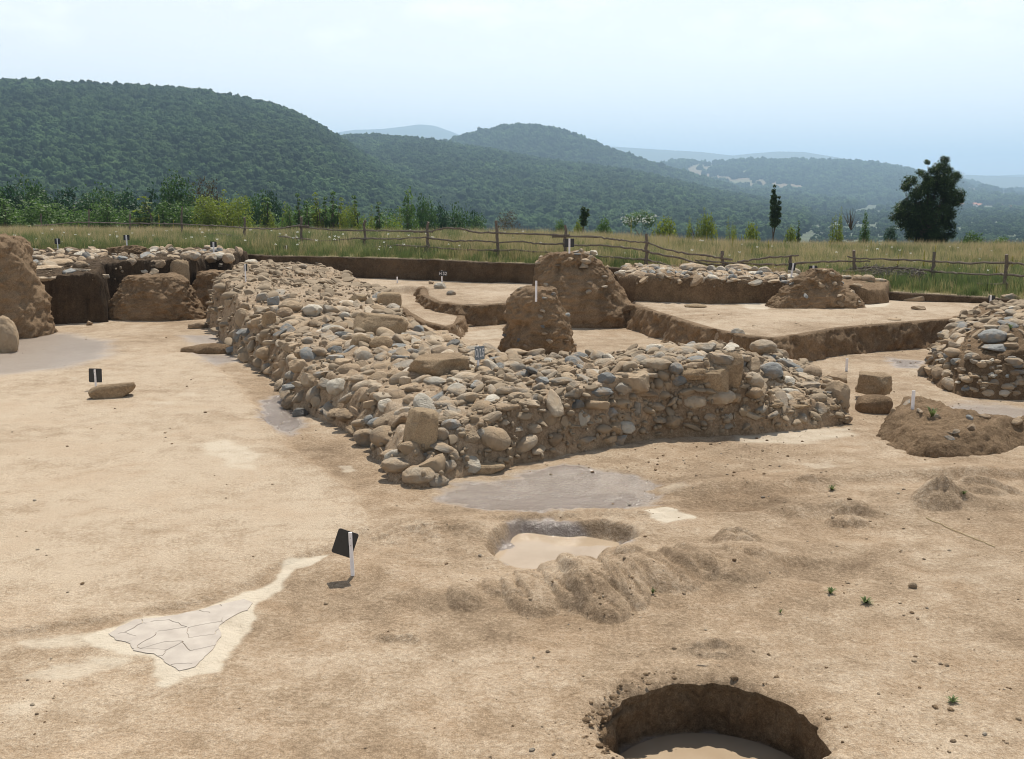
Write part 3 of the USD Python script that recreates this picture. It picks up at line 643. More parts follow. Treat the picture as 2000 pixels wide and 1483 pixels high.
def pit_clods():
    rng = np.random.default_rng(31)
    ico = trimesh.creation.icosphere(1)
    V, F_, n = [], [], 0
    for _ in range(190):
        t = rng.normal(2.75, .55) if rng.random() < .6 else rng.uniform(0, 6.28)
        r = PIT_R + abs(rng.normal(.08, .10)) + .02
        x, y = PIT_C[0] + r * math.cos(t), PIT_C[1] + r * math.sin(t)
        s = rng.uniform(.003, .009) + .02 * rng.random() ** 9
        v = np.array(ico.vertices) * (1 + .5 * (rng.random((len(ico.vertices), 1)) - .5)) * s * [1.2, 1, .7]
        g = float(G(np.array([PIT_C[0] + (PIT_R + .34) * math.cos(t)]), np.array([PIT_C[1] + (PIT_R + .34) * math.sin(t)]))[0])
        V.append(v + [x, y, g + .004 + s * .2]); F_.append(np.array(ico.faces) + n); n += len(v)
    tag(obj('clods', (np.vstack(V), np.vstack(F_)), M['bank'], stage.GetPrimAtPath('/World/pit_rim')), kind='stuff')
pit_clods()

def sheet(name, px, z, m):
    p = sg.Polygon(P2(px, z)).buffer(.05)
    v, f = trimesh.creation.triangulate_polygon(p, engine='earcut')
    return struct(name, (np.column_stack([v, np.full(len(v), z)]), f), m)
sheet('puddle_water', [(950, 1075), (980, 1050), (1040, 1043), (1110, 1045), (1200, 1062), (1200, 1090), (1120, 1125), (1000, 1118)], -.115, M['water'])
chp = [(880, 965), (960, 940), (1080, 930), (1200, 925), (1270, 945), (1270, 985), (1160, 998), (1060, 1012), (1000, 1020), (930, 995)]
q_ = P2(chp); q_ = q_[:, None] * .6 + q_.mean(0) * .4 + np.random.default_rng(2).normal(0, .15, (len(q_), 30, 2))
sheet('puddle_water', chp, float(np.percentile(G(q_[..., 0].ravel(), q_[..., 1].ravel()), 38)), M['grey_water'])
sheet('puddle_water', [(1880, 808), (1960, 800), (2080, 806), (2080, 830), (1950, 832)], -.03, M['water'])

def cracked_mud():
    rng = np.random.default_rng(5)
    ring = np.array(sg.Polygon(MUD).exterior.segmentize(.03).coords)[:-1]
    ring = ring + .10 * np.stack([fb(ring[:, 0], ring[:, 1], 1., 4., 3, 1), fb(ring[:, 0], ring[:, 1], 5., 4., 3, 2)], 1) + .03 * np.stack([fb(ring[:, 0], ring[:, 1], 1., 22., 2, 3), fb(ring[:, 0], ring[:, 1], 5., 22., 2, 4)], 1)
    poly = sg.Polygon(ring).buffer(0)
    poly = max(getattr(poly, 'geoms', [poly]), key=lambda g: g.area)
    lo, hi = MUD.min(0), MUD.max(0)
    pts = []
    while len(pts) < 46:
        c = lo + rng.random(2) * (hi - lo)
        if all(np.hypot(*(c - q)) > .105 for q in pts):
            pts.append(c)
        elif rng.random() < .02:
            pts.append(c)
    pts = np.array(pts)
    vor = Voronoi(np.vstack([pts, pts + [9, 0], pts - [9, 0], pts + [0, 9], pts - [0, 9]]))
    cracks = []
    for (a, b) in vor.ridge_vertices:
        if a < 0 or b < 0:
            continue
        p, q = vor.vertices[a], vor.vertices[b]
        mid = (p + q) / 2
        if not poly.buffer(.3).contains(sg.Point(mid)) or rng.random() < .36:
            continue
        e = q - p; L = np.hypot(*e); nn = np.array([-e[1], e[0]]) / max(L, 1e-6)
        w = rng.uniform(-.001, .0035)
        k = 5
        line = [p + e * t + nn * rng.normal(0, .006) * (0 < t < 1) for t in np.linspace(0, 1, k)]
        cracks.append(sg.LineString(line).buffer(w / 2 + .002, cap_style=3))
    got = poly.difference(unary_union(cracks)).buffer(-.002).buffer(.002).simplify(.002)
    root = tag(struct('mud_patch', trimesh_sheet(poly.buffer(-.07), BASE_MUD + .0468), M['mud_crack']))
    for g in sorted(getattr(got, 'geoms', [got]), key=lambda g: -g.area):
        if g.area < .0006:
            continue
        t = trimesh.creation.extrude_polygon(g, .0032 + rng.uniform(0, .0012), engine='earcut')
        t.apply_translation([0, 0, BASE_MUD + .0462])
        obj('mud_plate', t, M['mud'], root, False)

def trimesh_sheet(p, z):
    v, f = trimesh.creation.triangulate_polygon(p, engine='earcut')
    return np.column_stack([v, np.full(len(v), z)]), f
cracked_mud()

# ------------------------------------------------------------------ stones
def rock_shapes():
    rng = np.random.default_rng(11)
    ico = trimesh.creation.icosphere(2)
    big = trimesh.creation.icosphere(3)
    out = {}
    for kind, n in (('cobble', 14), ('angular', 16), ('slab', 10), ('block', 8)):
        for res, base in (('s', ico), ('l', big)):
            L = []
            for i in range(n):
                v = np.array(base.vertices)
                if kind == 'cobble':
                    v = v * (1 + .22 * (meshkit.fbm(v * 1.3 + i * 7.1, 2, i) - .5)[:, None])
                    cuts, lo, hi = rng.integers(2, 5), .66, .92
                elif kind == 'angular':
                    cuts, lo, hi = rng.integers(9, 14), .46, .80
                elif kind == 'slab':
                    v[:, 2] = np.clip(v[:, 2], -.62, .62)
                    cuts, lo, hi = rng.integers(5, 8), .58, .85
                else:
                    v = np.sign(v) * np.abs(v) ** .45
                    v /= np.abs(v).max()
                    cuts, lo, hi = rng.integers(3, 6), .78, .98
                for _ in range(cuts):
                    d = rng.normal(size=3)
                    if kind == 'slab':
                        d[2] *= .25
                    d /= np.linalg.norm(d)
                    h = rng.uniform(lo, hi)
                    e = v @ d - h
                    v = v - np.where(e > 0, e, 0)[:, None] * d * .94
                v = v * (1 + (.30 if kind in ('angular', 'slab') else .20) * (meshkit.fbm(v * 2.3 + i * 3.3, 3, 60 + i) - .5)[:, None])
                if res == 'l':
                    v = v * (1 + .14 * (meshkit.fbm(v * 6.5 + i, 3, 90 + i) - .5)[:, None])
                L.append(v)
            out[kind, res] = (L, np.array(base.faces))
    return out
ROCK = rock_shapes()

def rock(kind, axes, size, centre, rng, res='s'):
    """axes: rows = long, middle, short direction; size: the three half widths."""
    L, f = ROCK[kind, res]
    v = L[rng.integers(len(L))]
    s = np.sign(rng.random(3) - .5)
    v = v * s
    if s.prod() < 0:
        f = f[:, ::-1]
    return (v * np.asarray(size)) @ np.asarray(axes) + centre, f

def frame(n, rng, spin=None, flat=None):
    n = n / np.linalg.norm(n)
    if abs(n[2]) > .62 if flat is None else flat:
        a = rng.uniform(0, 2 * math.pi) if spin is None else spin
        t = np.array([math.cos(a), math.sin(a), 0.0])
        t = t - n * (t @ n); t /= np.linalg.norm(t)
        return np.array([t, np.cross(n, t), n])
    t = np.array([-n[1], n[0], 0.0]); t /= np.linalg.norm(t) + 1e-9
    up = np.array([0, 0, 1.0]) + rng.normal(0, .22, 3)
    up /= np.linalg.norm(up)
    t = t - up * (t @ up); t /= np.linalg.norm(t)
    if rng.random() < .4:
        return np.array([np.cross(up, t), t, up])
    return np.array([t, np.cross(up, t), up])

EYE = np.array([0, 0, ZC])

def stones_on(root, V, F, n, sizes, rng, taken, keep=300, sink=.25, zmin=.05, density=None, mix=(.22, .46, .32), region=None, tiny=0, kinds=None):
    """Stones pressed into the surface of an earth body, big ones first, no two overlapping. The largest in view are parts, the rest one heap."""
    tri = V[F]
    fn = np.cross(tri[:, 1] - tri[:, 0], tri[:, 2] - tri[:, 0])
    area = np.linalg.norm(fn, axis=1) / 2
    fn = fn / (2 * area[:, None] + 1e-12)
    c = tri.mean(1)
    view = EYE - c
    vis = (fn * view).sum(1) / np.linalg.norm(view, axis=1) > -.12
    ok = vis & (c[:, 2] - G(c[:, 0], c[:, 1], False) > zmin)
    w = area * ok
    if density is not None:
        w = w * density(c, fn)
    N = n * 14
    pick = rng.choice(len(F), N, p=w / w.sum())
    b = rng.random((N, 2)); flip = b.sum(1) > 1; b[flip] = 1 - b[flip]
    p = tri[pick, 0] + (tri[pick, 1] - tri[pick, 0]) * b[:, :1] + (tri[pick, 2] - tri[pick, 0]) * b[:, 1:]
    nn = fn[pick]
    # sizes: a few big ones, many small
    sz = np.sort(sizes[0] + (sizes[1] - sizes[0]) * rng.random(N) ** 4.5)[::-1]
    done_p, done_r = [np.array(t[0]) for t in taken], [t[1] for t in taken]
    cell = {}
    def put(i_, q):
        cell.setdefault(tuple((q // .45).astype(int)), []).append(i_)
    for i_, q in enumerate(done_p):
        put(i_, q)
    made = []
    for q, nv, s in zip(p, nn, sz):
        k = (q // .45).astype(int)
        bad = False
        for dx in (-1, 0, 1):
            for dy in (-1, 0, 1):
                for dz in (-1, 0, 1):
                    for j in cell.get((k[0] + dx, k[1] + dy, k[2] + dz), ()):
                        d = q - done_p[j]
                        if d @ d < (.66 * (s + done_r[j])) ** 2:
                            bad = True; break
                    if bad: break
                if bad: break
            if bad: break
        if bad:
            continue
        put(len(done_p), q); done_p.append(q); done_r.append(s)
        made.append((q, nv, s))
        if len(made) >= n:
            break
    jobs = []
    for q, nv, s in made:
        kind = kinds or rng.choice(['cobble', 'angular', 'slab'], p=np.array(mix) / sum(mix))
        nv2 = nv + rng.normal(0, .22, 3)
        A = frame(nv2, rng)
        e = np.array([rng.uniform(1.0, 1.6), rng.uniform(.7, 1.05), rng.uniform(.4, .8) * (.7 if kind == 'slab' else 1)]) * s
        reach = math.sqrt(((A @ (nv / np.linalg.norm(nv)) * e) ** 2).sum())
        jobs.append((s / np.linalg.norm(q - EYE), rock(kind, A, e, q + nv * reach * (rng.uniform(.1, .6) - sink), rng), rng.choice(len(STONE), p=STONE_P), q))
    jobs.sort(key=lambda j: -j[0])
    for app, (v, f), mi, q in jobs[:keep]:
        obj('stone', (v, f), STONE[mi], root)
    rest = {}
    for app, (v, f), mi, q in jobs[keep:]:
        rest.setdefault(int(mi) % 3, []).append((v, f))
    allv, allf, at_ = [], [], 0
    for ms in rest.values():
        for v, f in ms:
            allv.append(v); allf.append(f + at_); at_ += len(v)
    if tiny:
        wt = area * ok
        pick = rng.choice(len(F), tiny, p=wt / wt.sum())
        L4 = trimesh.creation.icosphere(1)
        for i_ in pick:
            q = tri[i_].mean(0) + rng.normal(0, .03, 3) * [1, 1, .2]
            s = rng.uniform(.012, .045)
            v = np.array(L4.vertices) * (1 + .3 * (rng.random((len(L4.vertices), 1)) - .5)) * s * rng.uniform(.5, 1.3, 3) + q + fn[i_] * s * .3
            allv.append(v); allf.append(np.array(L4.faces) + at_); at_ += len(v)
    if allv:
        tag(obj('rubble', (np.vstack(allv), np.vstack(allf)), M['rubble'], root), 'small stones and chips between the larger stones', kind='stuff')
    return len(made)

M['rubble'] = mat('mixed_rubble', {'g': ('geometry', {}), 'n': ('noise_texture', {'scale': 30.0, 'detail': 4.0}), 'a': ('math', {'math_type': 'multiply_add', 'value2': .35}),
                                   'r': ('rgb_ramp', {'ramp': [(0.15, (.20, .155, .105)), (.45, (.36, .275, .185)), (.7, (.33, .32, .29)), (.95, (.5, .445, .35)), (1.0, (.6, .56, .48))]}),
                                   's': ('math', {'math_type': 'subtract', 'value2': .15}), 'b': ('bump', {'strength': .7, 'distance': .006}), 'p': ('principled_bsdf', {'roughness': .88, 'specular_ior_level': .25})},
                  [('g.position', 'n.vector'), ('n.fac', 'a.value1'), ('g.random_per_island', 'a.value3'), ('a.value', 's.value1'), ('s.value', 'r.fac'), ('r.color', 'p.base_color'), ('n.fac', 'b.height'), ('b.normal', 'p.normal')])

def hero(root, px, py, w, h, kind, mi, rng, taken, depth=.8, turn=0.0, roll=0.0, core=None, lift=0.0, label=None, name='stone', res='l', up=None):
    """A stone picked out in the photograph: its outline box in picture points, standing on what lies under it."""
    foot = hit(px, py + h * .32, core)
    d = np.linalg.norm(foot - EYE)
    hw, hh = w * d / FPX / 2, h * d / FPX / 2
    el = math.atan2(ZC - foot[2], np.hypot(*foot[:2]))
    hd = hw * depth
    hz = max(.25 * hh, (hh - hd * math.sin(el) * .55) / math.cos(el))
    c = foot + np.array([0, hd * .55, hz * .55 + lift])
    az = math.atan2(foot[0], foot[1])
    ca, sa = math.cos(turn - az), math.sin(turn - az)
    A = np.array([[ca, sa, 0], [-sa, ca, 0], [0, 0, 1.0]])
    if roll:
        cr, sr = math.cos(roll), math.sin(roll)
        A = np.array([[cr, 0, -sr], [0, 1, 0], [sr, 0, cr]]) @ A
    v, f = rock(kind, A, (hw * 1.05, hd, hz * 1.05), c, rng, res)
    if taken is not None:
        taken.append((c, max(hw, hz) * .85))
    return tag(obj(name, (v, f), STONE[mi] if isinstance(mi, int) else mi, root), label)

M['crust'] = earth_material('earth_crusted_stone', (0.36, 0.272, 0.172), (0.275, 0.198, 0.122), (0.16, 0.112, 0.07), 1.4)
CR = M['crust']

def wall(key, label, hx, n, sizes, seed, foot_at, keep=300, name='ruined_wall', material='earth', **kw):
    c = CORES[key]
    V, F = c.mesh()
    root = thing(name, label, 'stone wall', foot_at)
    tone = -.50 + .46 * ss(.45, .9, meshkit.arrays((V, F), True)[2][:, 2] + .25 * (meshkit.fbm(V * 4, 3, 7) - .5))  # shade painted into steep faces as darker tone; tops lighter, dusty
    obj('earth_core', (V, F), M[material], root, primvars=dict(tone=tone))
    rng = np.random.default_rng(seed)
    taken = []
    for h in hx:
        px, py, w, hh, kind, mi = h[:6]
        hero(root, px, py, w, hh, kind, mi, rng, taken, core=key, **(h[6] if len(h) > 6 else {}))
    stones_on(root, V, F, n, sizes, rng, taken, keep=keep, **kw)
    return root

K, A_, S_, B_ = 'cobble', 'angular', 'slab', 'block'
BLUE, GREY, BEI, TAN, WHI, BRO, DARK = range(7)
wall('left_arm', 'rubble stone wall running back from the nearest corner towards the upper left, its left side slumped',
     [(605, 608, 46, 30, A_, WHI, dict(depth=.9)), (565, 600, 44, 28, K, TAN), (555, 612, 30, 24, K, BRO), (560, 580, 30, 18, A_, GREY), (645, 605, 42, 26, A_, GREY), (512, 582, 22, 26, K, GREY), (532, 588, 24, 30, A_, BLUE),
      (525, 625, 34, 34, A_, CR), (473, 620, 34, 36, A_, TAN), (508, 606, 34, 24, A_, BEI), (740, 637, 98, 50, B_, CR, dict(depth=.6, roll=.12, label='long tan block lying on the wall top')), (700, 582, 40, 26, A_, CR), (760, 588, 44, 36, B_, CR),
      (745, 672, 44, 34, K, CR), (705, 668, 40, 34, K, CR), (855, 712, 150, 62, S_, CR, dict(depth=.8, turn=.25, label='broad flat slab lying on the wall top')), (585, 715, 44, 44, A_, TAN), (556, 712, 34, 32, A_, GREY), (610, 745, 60, 40, A_, BEI, dict(roll=.3)),
      (661, 756, 48, 36, K, WHI), (625, 690, 36, 28, A_, GREY), (582, 805, 36, 28, A_, DARK, dict(label='dark angular stone fallen at the foot')), (663, 808, 46, 30, A_, TAN), (725, 820, 30, 22, K, BLUE), (620, 785, 26, 26, K, BEI), (480, 700, 40, 26, A_, TAN), (520, 690, 40, 28, K, TAN),
      (822, 838, 62, 84, B_, CR, dict(depth=.9, roll=.08, label='upright squared block at the corner')), (818, 929, 66, 44, K, BEI, dict(depth=.95, label='large rounded boulder at the foot of the corner')), (778, 908, 66, 36, K, BEI, dict(label='smooth boulder beside the rounded one')), (768, 895, 40, 34, K, WHI, dict(roll=-.5)), (750, 880, 34, 24, A_, GREY),
      (845, 866, 24, 32, A_, CR), (870, 882, 60, 20, S_, CR), (880, 908, 36, 28, A_, TAN), (835, 892, 26, 18, K, GREY), (655, 700, 34, 20, S_, BLUE), (790, 745, 30, 22, A_, BEI), (700, 740, 40, 18, K, GREY), (450, 590, 26, 22, A_, TAN), (465, 655, 20, 26, K, BLUE), (437, 640, 18, 22, K, GREY)],
     620, (.045, .19), 21, at(740, 920), keep=255, sink=.42, tiny=2600, density=lambda c, n: np.where(c[:, 1] > 21.5, .22, 1.0))
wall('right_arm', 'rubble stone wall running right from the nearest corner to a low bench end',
     [(1283, 712, 58, 28, K, BEI, dict(depth=.7)), (1235, 745, 66, 44, B_, TAN), (1395, 742, 58, 62, B_, CR, dict(depth=.9)), (1350, 728, 74, 34, S_, CR), (1430, 722, 40, 66, B_, CR, dict(roll=.1)), (1408, 700, 52, 30, S_, GREY, dict(roll=.15)), (1372, 680, 70, 32, A_, GREY, dict(label='grey jagged stone on the crest')), (1285, 680, 44, 32, A_, WHI),
      (1492, 689, 48, 28, K, BEI, dict(lift=.1, label='pale oval stone on the far edge')), (1450, 698, 34, 26, A_, GREY), (1505, 726, 48, 44, K, BLUE), (1470, 745, 42, 40, K, BEI), (1357, 785, 46, 32, K, BEI, dict(depth=.7)), (1280, 792, 46, 26, A_, GREY), (1325, 742, 34, 28, K, BLUE), (1303, 757, 26, 26, A_, BRO),
      (1185, 738, 34, 24, K, BLUE), (1172, 765, 50, 24, K, BLUE), (1125, 790, 36, 26, A_, DARK, dict(depth=.7)), (1072, 815, 32, 34, K, TAN), (1100, 822, 22, 36, A_, TAN), (1040, 838, 36, 24, K, BEI), (1138, 815, 28, 38, A_, WHI), (1165, 820, 30, 26, A_, BEI), (1195, 806, 30, 26, A_, BLUE), (1215, 788, 40, 22, K, TAN),
      (1245, 800, 22, 34, A_, GREY), (1225, 812, 30, 24, A_, GREY), (1385, 815, 26, 24, A_, GREY), (1422, 812, 24, 18, A_, WHI), (1428, 775, 40, 26, K, TAN), (1420, 832, 22, 14, K, GREY), (880, 830, 38, 26, K, BLUE, dict(depth=.8)), (940, 850, 24, 28, K, GREY), (925, 820, 26, 24, A_, TAN), (1000, 838, 40, 22, A_, GREY), (945, 913, 78, 28, B_, CR, dict(label='flat stone lying at the foot of the wall')),
      (900, 842, 18, 16, K, GREY), (985, 825, 30, 20, A_, BEI), (1640, 775, 58, 64, A_, TAN, dict(depth=.9, label='tall upright stone at the far right end')), (1645, 818, 40, 22, A_, BRO), (1560, 792, 60, 14, S_, CR), (1510, 790, 44, 16, S_, CR), (1620, 795, 40, 16, S_, CR), (1010, 775, 34, 20, K, GREY), (1060, 745, 34, 20, A_, BLUE), (1100, 745, 44, 18, K, GREY), (1005, 690, 52, 26, A_, BEI), (1050, 700, 40, 18, A_, GREY),
      (1580, 752, 60, 16, S_, GREY), (1590, 765, 26, 16, K, TAN), (1545, 765, 34, 16, K, WHI)],
     500, (.042, .165), 22, at(1200, 870), keep=225, sink=.40, tiny=2600, density=lambda c, n: np.where((n[:, 2] < .5) & (c[:, 2] < .45), .45, 1.0))
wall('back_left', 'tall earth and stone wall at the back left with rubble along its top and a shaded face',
     [(112, 515, 58, 18, K, TAN), (155, 520, 26, 18, K, BRO), (88, 524, 48, 12, K, BEI), (345, 535, 40, 54, B_, CR, dict(depth=.9, label='tan block set into the wall')), (310, 515, 44, 28, A_, BRO), (255, 512, 18, 14, K, GREY), (370, 500, 34, 20, K, GREY), (425, 502, 34, 18, K, WHI), (445, 505, 22, 20, K, BEI), (405, 505, 36, 20, A_, GREY),
      (280, 530, 20, 14, A_, WHI), (85, 545, 44, 12, S_, BEI), (200, 540, 24, 12, S_, GREY), (435, 518, 22, 10, S_, GREY)],
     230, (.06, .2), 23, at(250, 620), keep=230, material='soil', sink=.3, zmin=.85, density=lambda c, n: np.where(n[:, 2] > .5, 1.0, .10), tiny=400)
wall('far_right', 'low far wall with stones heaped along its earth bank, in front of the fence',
     [(1355, 524, 50, 22, K, GREY), (1445, 524, 50, 18, K, GREY), (1390, 526, 18, 16, K, WHI), (1408, 528, 18, 16, K, WHI), (1494, 530, 24, 18, K, WHI), (1475, 528, 14, 16, K, GREY), (1697, 545, 24, 16, K, BEI), (1675, 544, 20, 14, K, TAN), (1720, 548, 24, 9, K, GREY), (1650, 542, 30, 12, S_, GREY), (1275, 521, 30, 12, K, GREY), (1552, 531, 22, 14, K, WHI)],
     230, (.06, .16), 24, at(1450, 590, .5), keep=240, material='bank', sink=.3, zmin=.42, density=lambda c, n: np.where(n[:, 2] > .6, 1.0, .03), tiny=300)
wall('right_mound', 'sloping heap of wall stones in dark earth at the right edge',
     [(1944, 658, 46, 28, K, BLUE, dict(label='blue grey rounded stone near the crest')), (1985, 705, 40, 26, A_, GREY), (1955, 680, 50, 18, A_, BLUE), (1980, 675, 26, 20, A_, TAN), (1865, 676, 24, 20, A_, GREY), (1804, 727, 18, 26, K, GREY), (1852, 730, 20, 16, K, BEI), (1892, 690, 18, 14, A_, TAN), (1920, 712, 18, 14, K, TAN), (1845, 705, 16, 12, S_, WHI), (1870, 707, 20, 14, K, BLUE), (1945, 640, 40, 12, S_, BEI), (1992, 745, 22, 16, A_, GREY), (1930, 748, 40, 14, A_, BEI)] + [(float(x_), float(y_), float(w_), float(w_ * .62), A_ if i_ % 3 else K, int(m_)) for i_, (x_, y_, w_, m_) in enumerate(zip(*(lambda g: (g.uniform(1822, 2010, 70), g.uniform(690, 772, 70), g.uniform(10, 24, 70), g.choice([0, 1, 1, 2, 3, 4, 5], 70)))(np.random.default_rng(6)))) if y_ < 715 + (x_ - 1822) * .8],
     520, (.05, .15), 25, at(1930, 770), keep=225, material='bank', sink=.15, tiny=700)

# ------------------------------------------------------------------ earth left standing
def earth_pillar(px, base_y, zb, w, depth, h, top, label, seed, name='earth_pillar', lean=(0, 0), stones=0, m='bank', yaw=0.0, skew=None):
    c = at(px, base_y, zb) + np.array([0, depth / 2 * .85, 0])
    root = thing(name, label, 'earth pillar', c)
    nt, nh = 150, 76
    th = np.linspace(0, 2 * math.pi, nt, endpoint=False)
    q = np.concatenate([np.linspace(0, 1, nh), np.ones(10)])
    shrink = np.concatenate([np.ones(nh), np.linspace(.93, .02, 10)])
    prof = 1 - (1 - top) * q ** 1.15
    prof = prof * (1 - .16 * np.clip((q - .86) / .14, 0, 1) ** 2) * shrink
    ct, st = np.cos(th), np.sin(th)
    e = .7
    ux, uy = np.sign(ct) * np.abs(ct) ** e, np.sign(st) * np.abs(st) ** e
    v = np.zeros((nt, len(q), 3))
    v[:, :, 0] = ux[:, None] * w / 2 * prof + lean[0] * q
    v[:, :, 1] = uy[:, None] * depth / 2 * prof + lean[1] * q
    if skew:
        v[:, :, 0] = v[:, :, 0] + np.interp(q, skew[0], skew[1])[None]
    v[:, :, 2] = q * h - .08
    hf = h * (1 - .10 * np.clip(np.abs(v[:, :, 0]) / (w / 2), 0, 1) ** 2)
    v[:, -11:, 2] += (meshkit.fbm(v[:, -11:] * 3 + seed, 3, seed) - .5) * .22 + (hf[:, -11:] - h)
    if yaw:
        v[:, :, :2] = v[:, :, :2] @ np.array([[math.cos(yaw), math.sin(yaw)], [-math.sin(yaw), math.cos(yaw)]])
    rad = np.stack([ct, st, ct * 0], 1)[:, None]
    a = (meshkit.fbm(v * np.array([2., 2., 1.6]) + seed * 3.1, 4, seed) - .5) * .44 - np.abs(meshkit.fbm(v * np.array([4.5, 4.5, 3.5]) + seed, 4, seed + 1) - .5) * .42 + .05 + (meshkit.fbm(v * 17., 3, seed + 2) - .5) * .10
    v = v + rad * (a * np.minimum(1, shrink + .1))[:, :, None]
    V, F = v.reshape(-1, 3) + c, grid_faces(nt, len(q), True)[:, ::-1]
    F = F[:, ::-1] if False else F
    nrm = meshkit.arrays((V, F), True)[2]
    if (nrm * (V - V.mean(0))).sum() < 0:
        F = F[:, ::-1]
    tone = .12 - .25 * (meshkit.fbm(V * np.array([.7, .7, 3.0]), 3, seed + 4) - .35)
    obj('earth_body', (V, F), M[m], root, primvars=dict(tone=tone))
    return root, V, F, c

rng = np.random.default_rng(41)
pa, V, F, c = earth_pillar(1050, 692, .0, 1.62, 1.2, 1.42, .54, 'crumbling earth pillar standing behind the rubble corner, nearest and smaller of two', 3, skew=((0, 1), (0, -.02)))
stones_on(pa, V, F, 16, (.03, .07), rng, [], zmin=.15)
pb, V, F, c = earth_pillar(1138, 636, .05, 3.2, 1.9, 1.86, .36, 'tallest earth pillar with stones around its top and a black card on it', 7, skew=((0, .55, 1), (0, -.12, -.36)))
stones_on(pb, V, F, 18, (.03, .09), rng, [], zmin=.9)
T = []
for px, py, w, h, kd, mi in ((1161, 494, 20, 15, A_, WHI), (1143, 510, 26, 14, A_, GREY), (1155, 505, 16, 12, A_, GREY), (1140, 520, 22, 12, A_, BEI), (1125, 500, 18, 12, A_, BRO)):
    d = np.linalg.norm(c - EYE)
    q = at_depth(px, py, c[1] - (.42 if py > 500 else .1))
    v, f = rock(kd, frame(np.array([0, -.3, 1.]), rng, 0.2, True), (w * d / FPX / 2, w * d / FPX / 2.4, h * d / FPX / 2), q, rng)
    obj('stone', (v, f), STONE[mi], pb)
pc, V, F, c = earth_pillar(1602, 601, .54, 2.35, 1.3, 1.0, .26, 'squat earth pillar with broken sides standing on the far platform', 13, skew=((0, 1), (0, .08)))
stones_on(pc, V, F, 14, (.04, .10), rng, [], zmin=.1)
pd, V, F, c = earth_pillar(-52, 662, 0, 2.9, 2.0, 2.42, .60, 'tall eroded earth baulk rising at the left edge of the picture', 17, name='earth_baulk')
pe, V, F, c = earth_pillar(238, 507, 1.22, 1.35, 1.2, .44, .8, 'square earth block left standing on the back wall below the meadow edge', 19, name='earth_block')
ph, V, F, c = earth_pillar(292, 626, 0, 2.75, 1.5, 1.22, .55, 'bulging lump of rough pale earth leaning on the back left wall', 23, name='earth_lump')
ph2, V, F, c = earth_pillar(412, 604, 0, 1.35, 1.2, 1.15, .66, 'narrow brown earth lump in the corner beside the end of the left wall', 29, name='earth_lump')
pm_root = thing('earth_mound', 'low dark earth mound in front of the right stone heap with a white stake', 'earth mound', at(1830, 880))
V, F = CORES['front_mound'].mesh()
obj('earth_body', (V, F), M['bank'], pm_root, primvars=dict(tone=np.full(len(V), -.12)))
stones_on(pm_root, V, F, 22, (.025, .07), rng, [], zmin=.1, density=lambda c, n: np.where(c[:, 0] > 5.6, 1., .12))
ear = thing('earth_mound', 'thin ridge of dark earth jutting from the foot of the left wall', 'earth ridge', at(420, 690))
ctr = at(415, 686)
mesh = trimesh.creation.icosphere(4)
v = np.array(mesh.vertices) * [.62, .22, .16]
v = v * (1 + .5 * (meshkit.fbm(v * 5, 4, 3) - .5)[:, None]) + ctr
obj('earth_body', (v, mesh.faces), M['bank'], ear)

# loose stones, each a thing of its own
LOOSE = [('loose_stone', 'rounded tan boulder standing at the left picture edge before the earth baulk', 6, 664, 44, 78, K, TAN, dict(depth=.8)),
         ('loose_stone', 'earth crusted oblong stone beside the small black card on the left floor', 215, 766, 78, 34, B_, CR, dict(depth=.5, roll=-.12)),
         ('loose_stone', 'dark rounded stone near the foot of the left wall, far end', 384, 636, 34, 18, K, BRO, {}),
         ('loose_stone', 'small brown stone in the shade below the back left wall', 173, 632, 12, 12, A_, BRO, {}),
         ('loose_stone', 'small dark clod on the floor left of the slumped wall', 510, 728, 16, 8, A_, BRO, {}),
         ('stone_block', 'large squared stone block standing clear to the right of the bench end', 1713, 764, 80, 62, S_, CR, dict(depth=.9, lift=.13)),
         ('loose_stone', 'low dark stone with a white top beside a white stake, left of the squared block', 1636, 740, 54, 34, A_, BRO, {}),
         ('loose_stone', 'pale knobbly stone at the edge of the cut behind the right wall', 1442, 660, 36, 40, A_, WHI, dict(depth=.7)),
         ('loose_stone', 'oblong pale stone lying below the fence at the far right', 1785, 583, 42, 16, B_, TAN, {}),
         ('loose_stone', 'small brown clod on the far platform near the oblong stone', 1795, 602, 26, 11, A_, BRO, {}),
         ('loose_stone', 'stone at the right picture edge on the platform rim', 1978, 580, 30, 16, A_, GREY, {}),
         ('loose_stone', 'flat pale stone lying on the platform rim above the cut', 1748, 624, 26, 5, S_, TAN, {}),
         ('loose_stone', 'rounded white stone on the ledge left of the pillars', 860, 559, 24, 15, K, WHI, {}),
         ('loose_stone', 'grey stone beside the rounded white stone on the ledge', 881, 573, 18, 12, K, GREY, {}),
         ('loose_stone', 'upright brown shard on the ledge by the white stone', 842, 552, 12, 10, A_, BRO, {}),
         ('loose_stone', 'white oval stone on the rubble slope below the meadow edge', 489, 513, 24, 12, K, WHI, {}),
         ('loose_stone', 'pale flat stone in front of the shaded meadow cut', 565, 524, 22, 9, A_, WHI, {}),
         ('loose_stone', 'grey pointed stone in front of the shaded meadow cut', 592, 522, 20, 14, A_, GREY, {}),
         ('loose_stone', 'small brown pebble alone on the sandy ground at right', 1784, 1145, 14, 14, K, TAN, {}),
         ('loose_stone', 'small stone at the cracked mud edge', 189, 1243, 7, 6, A_, DARK, {}),
         ('loose_stone', 'low grey rise of earth on the far platform in front of the far wall', 1360, 598, 40, 10, K, CR, {}),
         ('loose_stone', 'flat pale stone on the ledge touching the left of the tallest pillar', 1036, 543, 34, 12, S_, BEI, {}),
         ('loose_stone', 'small stone at the foot of the tall earth pillar', 1162, 632, 20, 8, K, GREY, {})]
taken = []
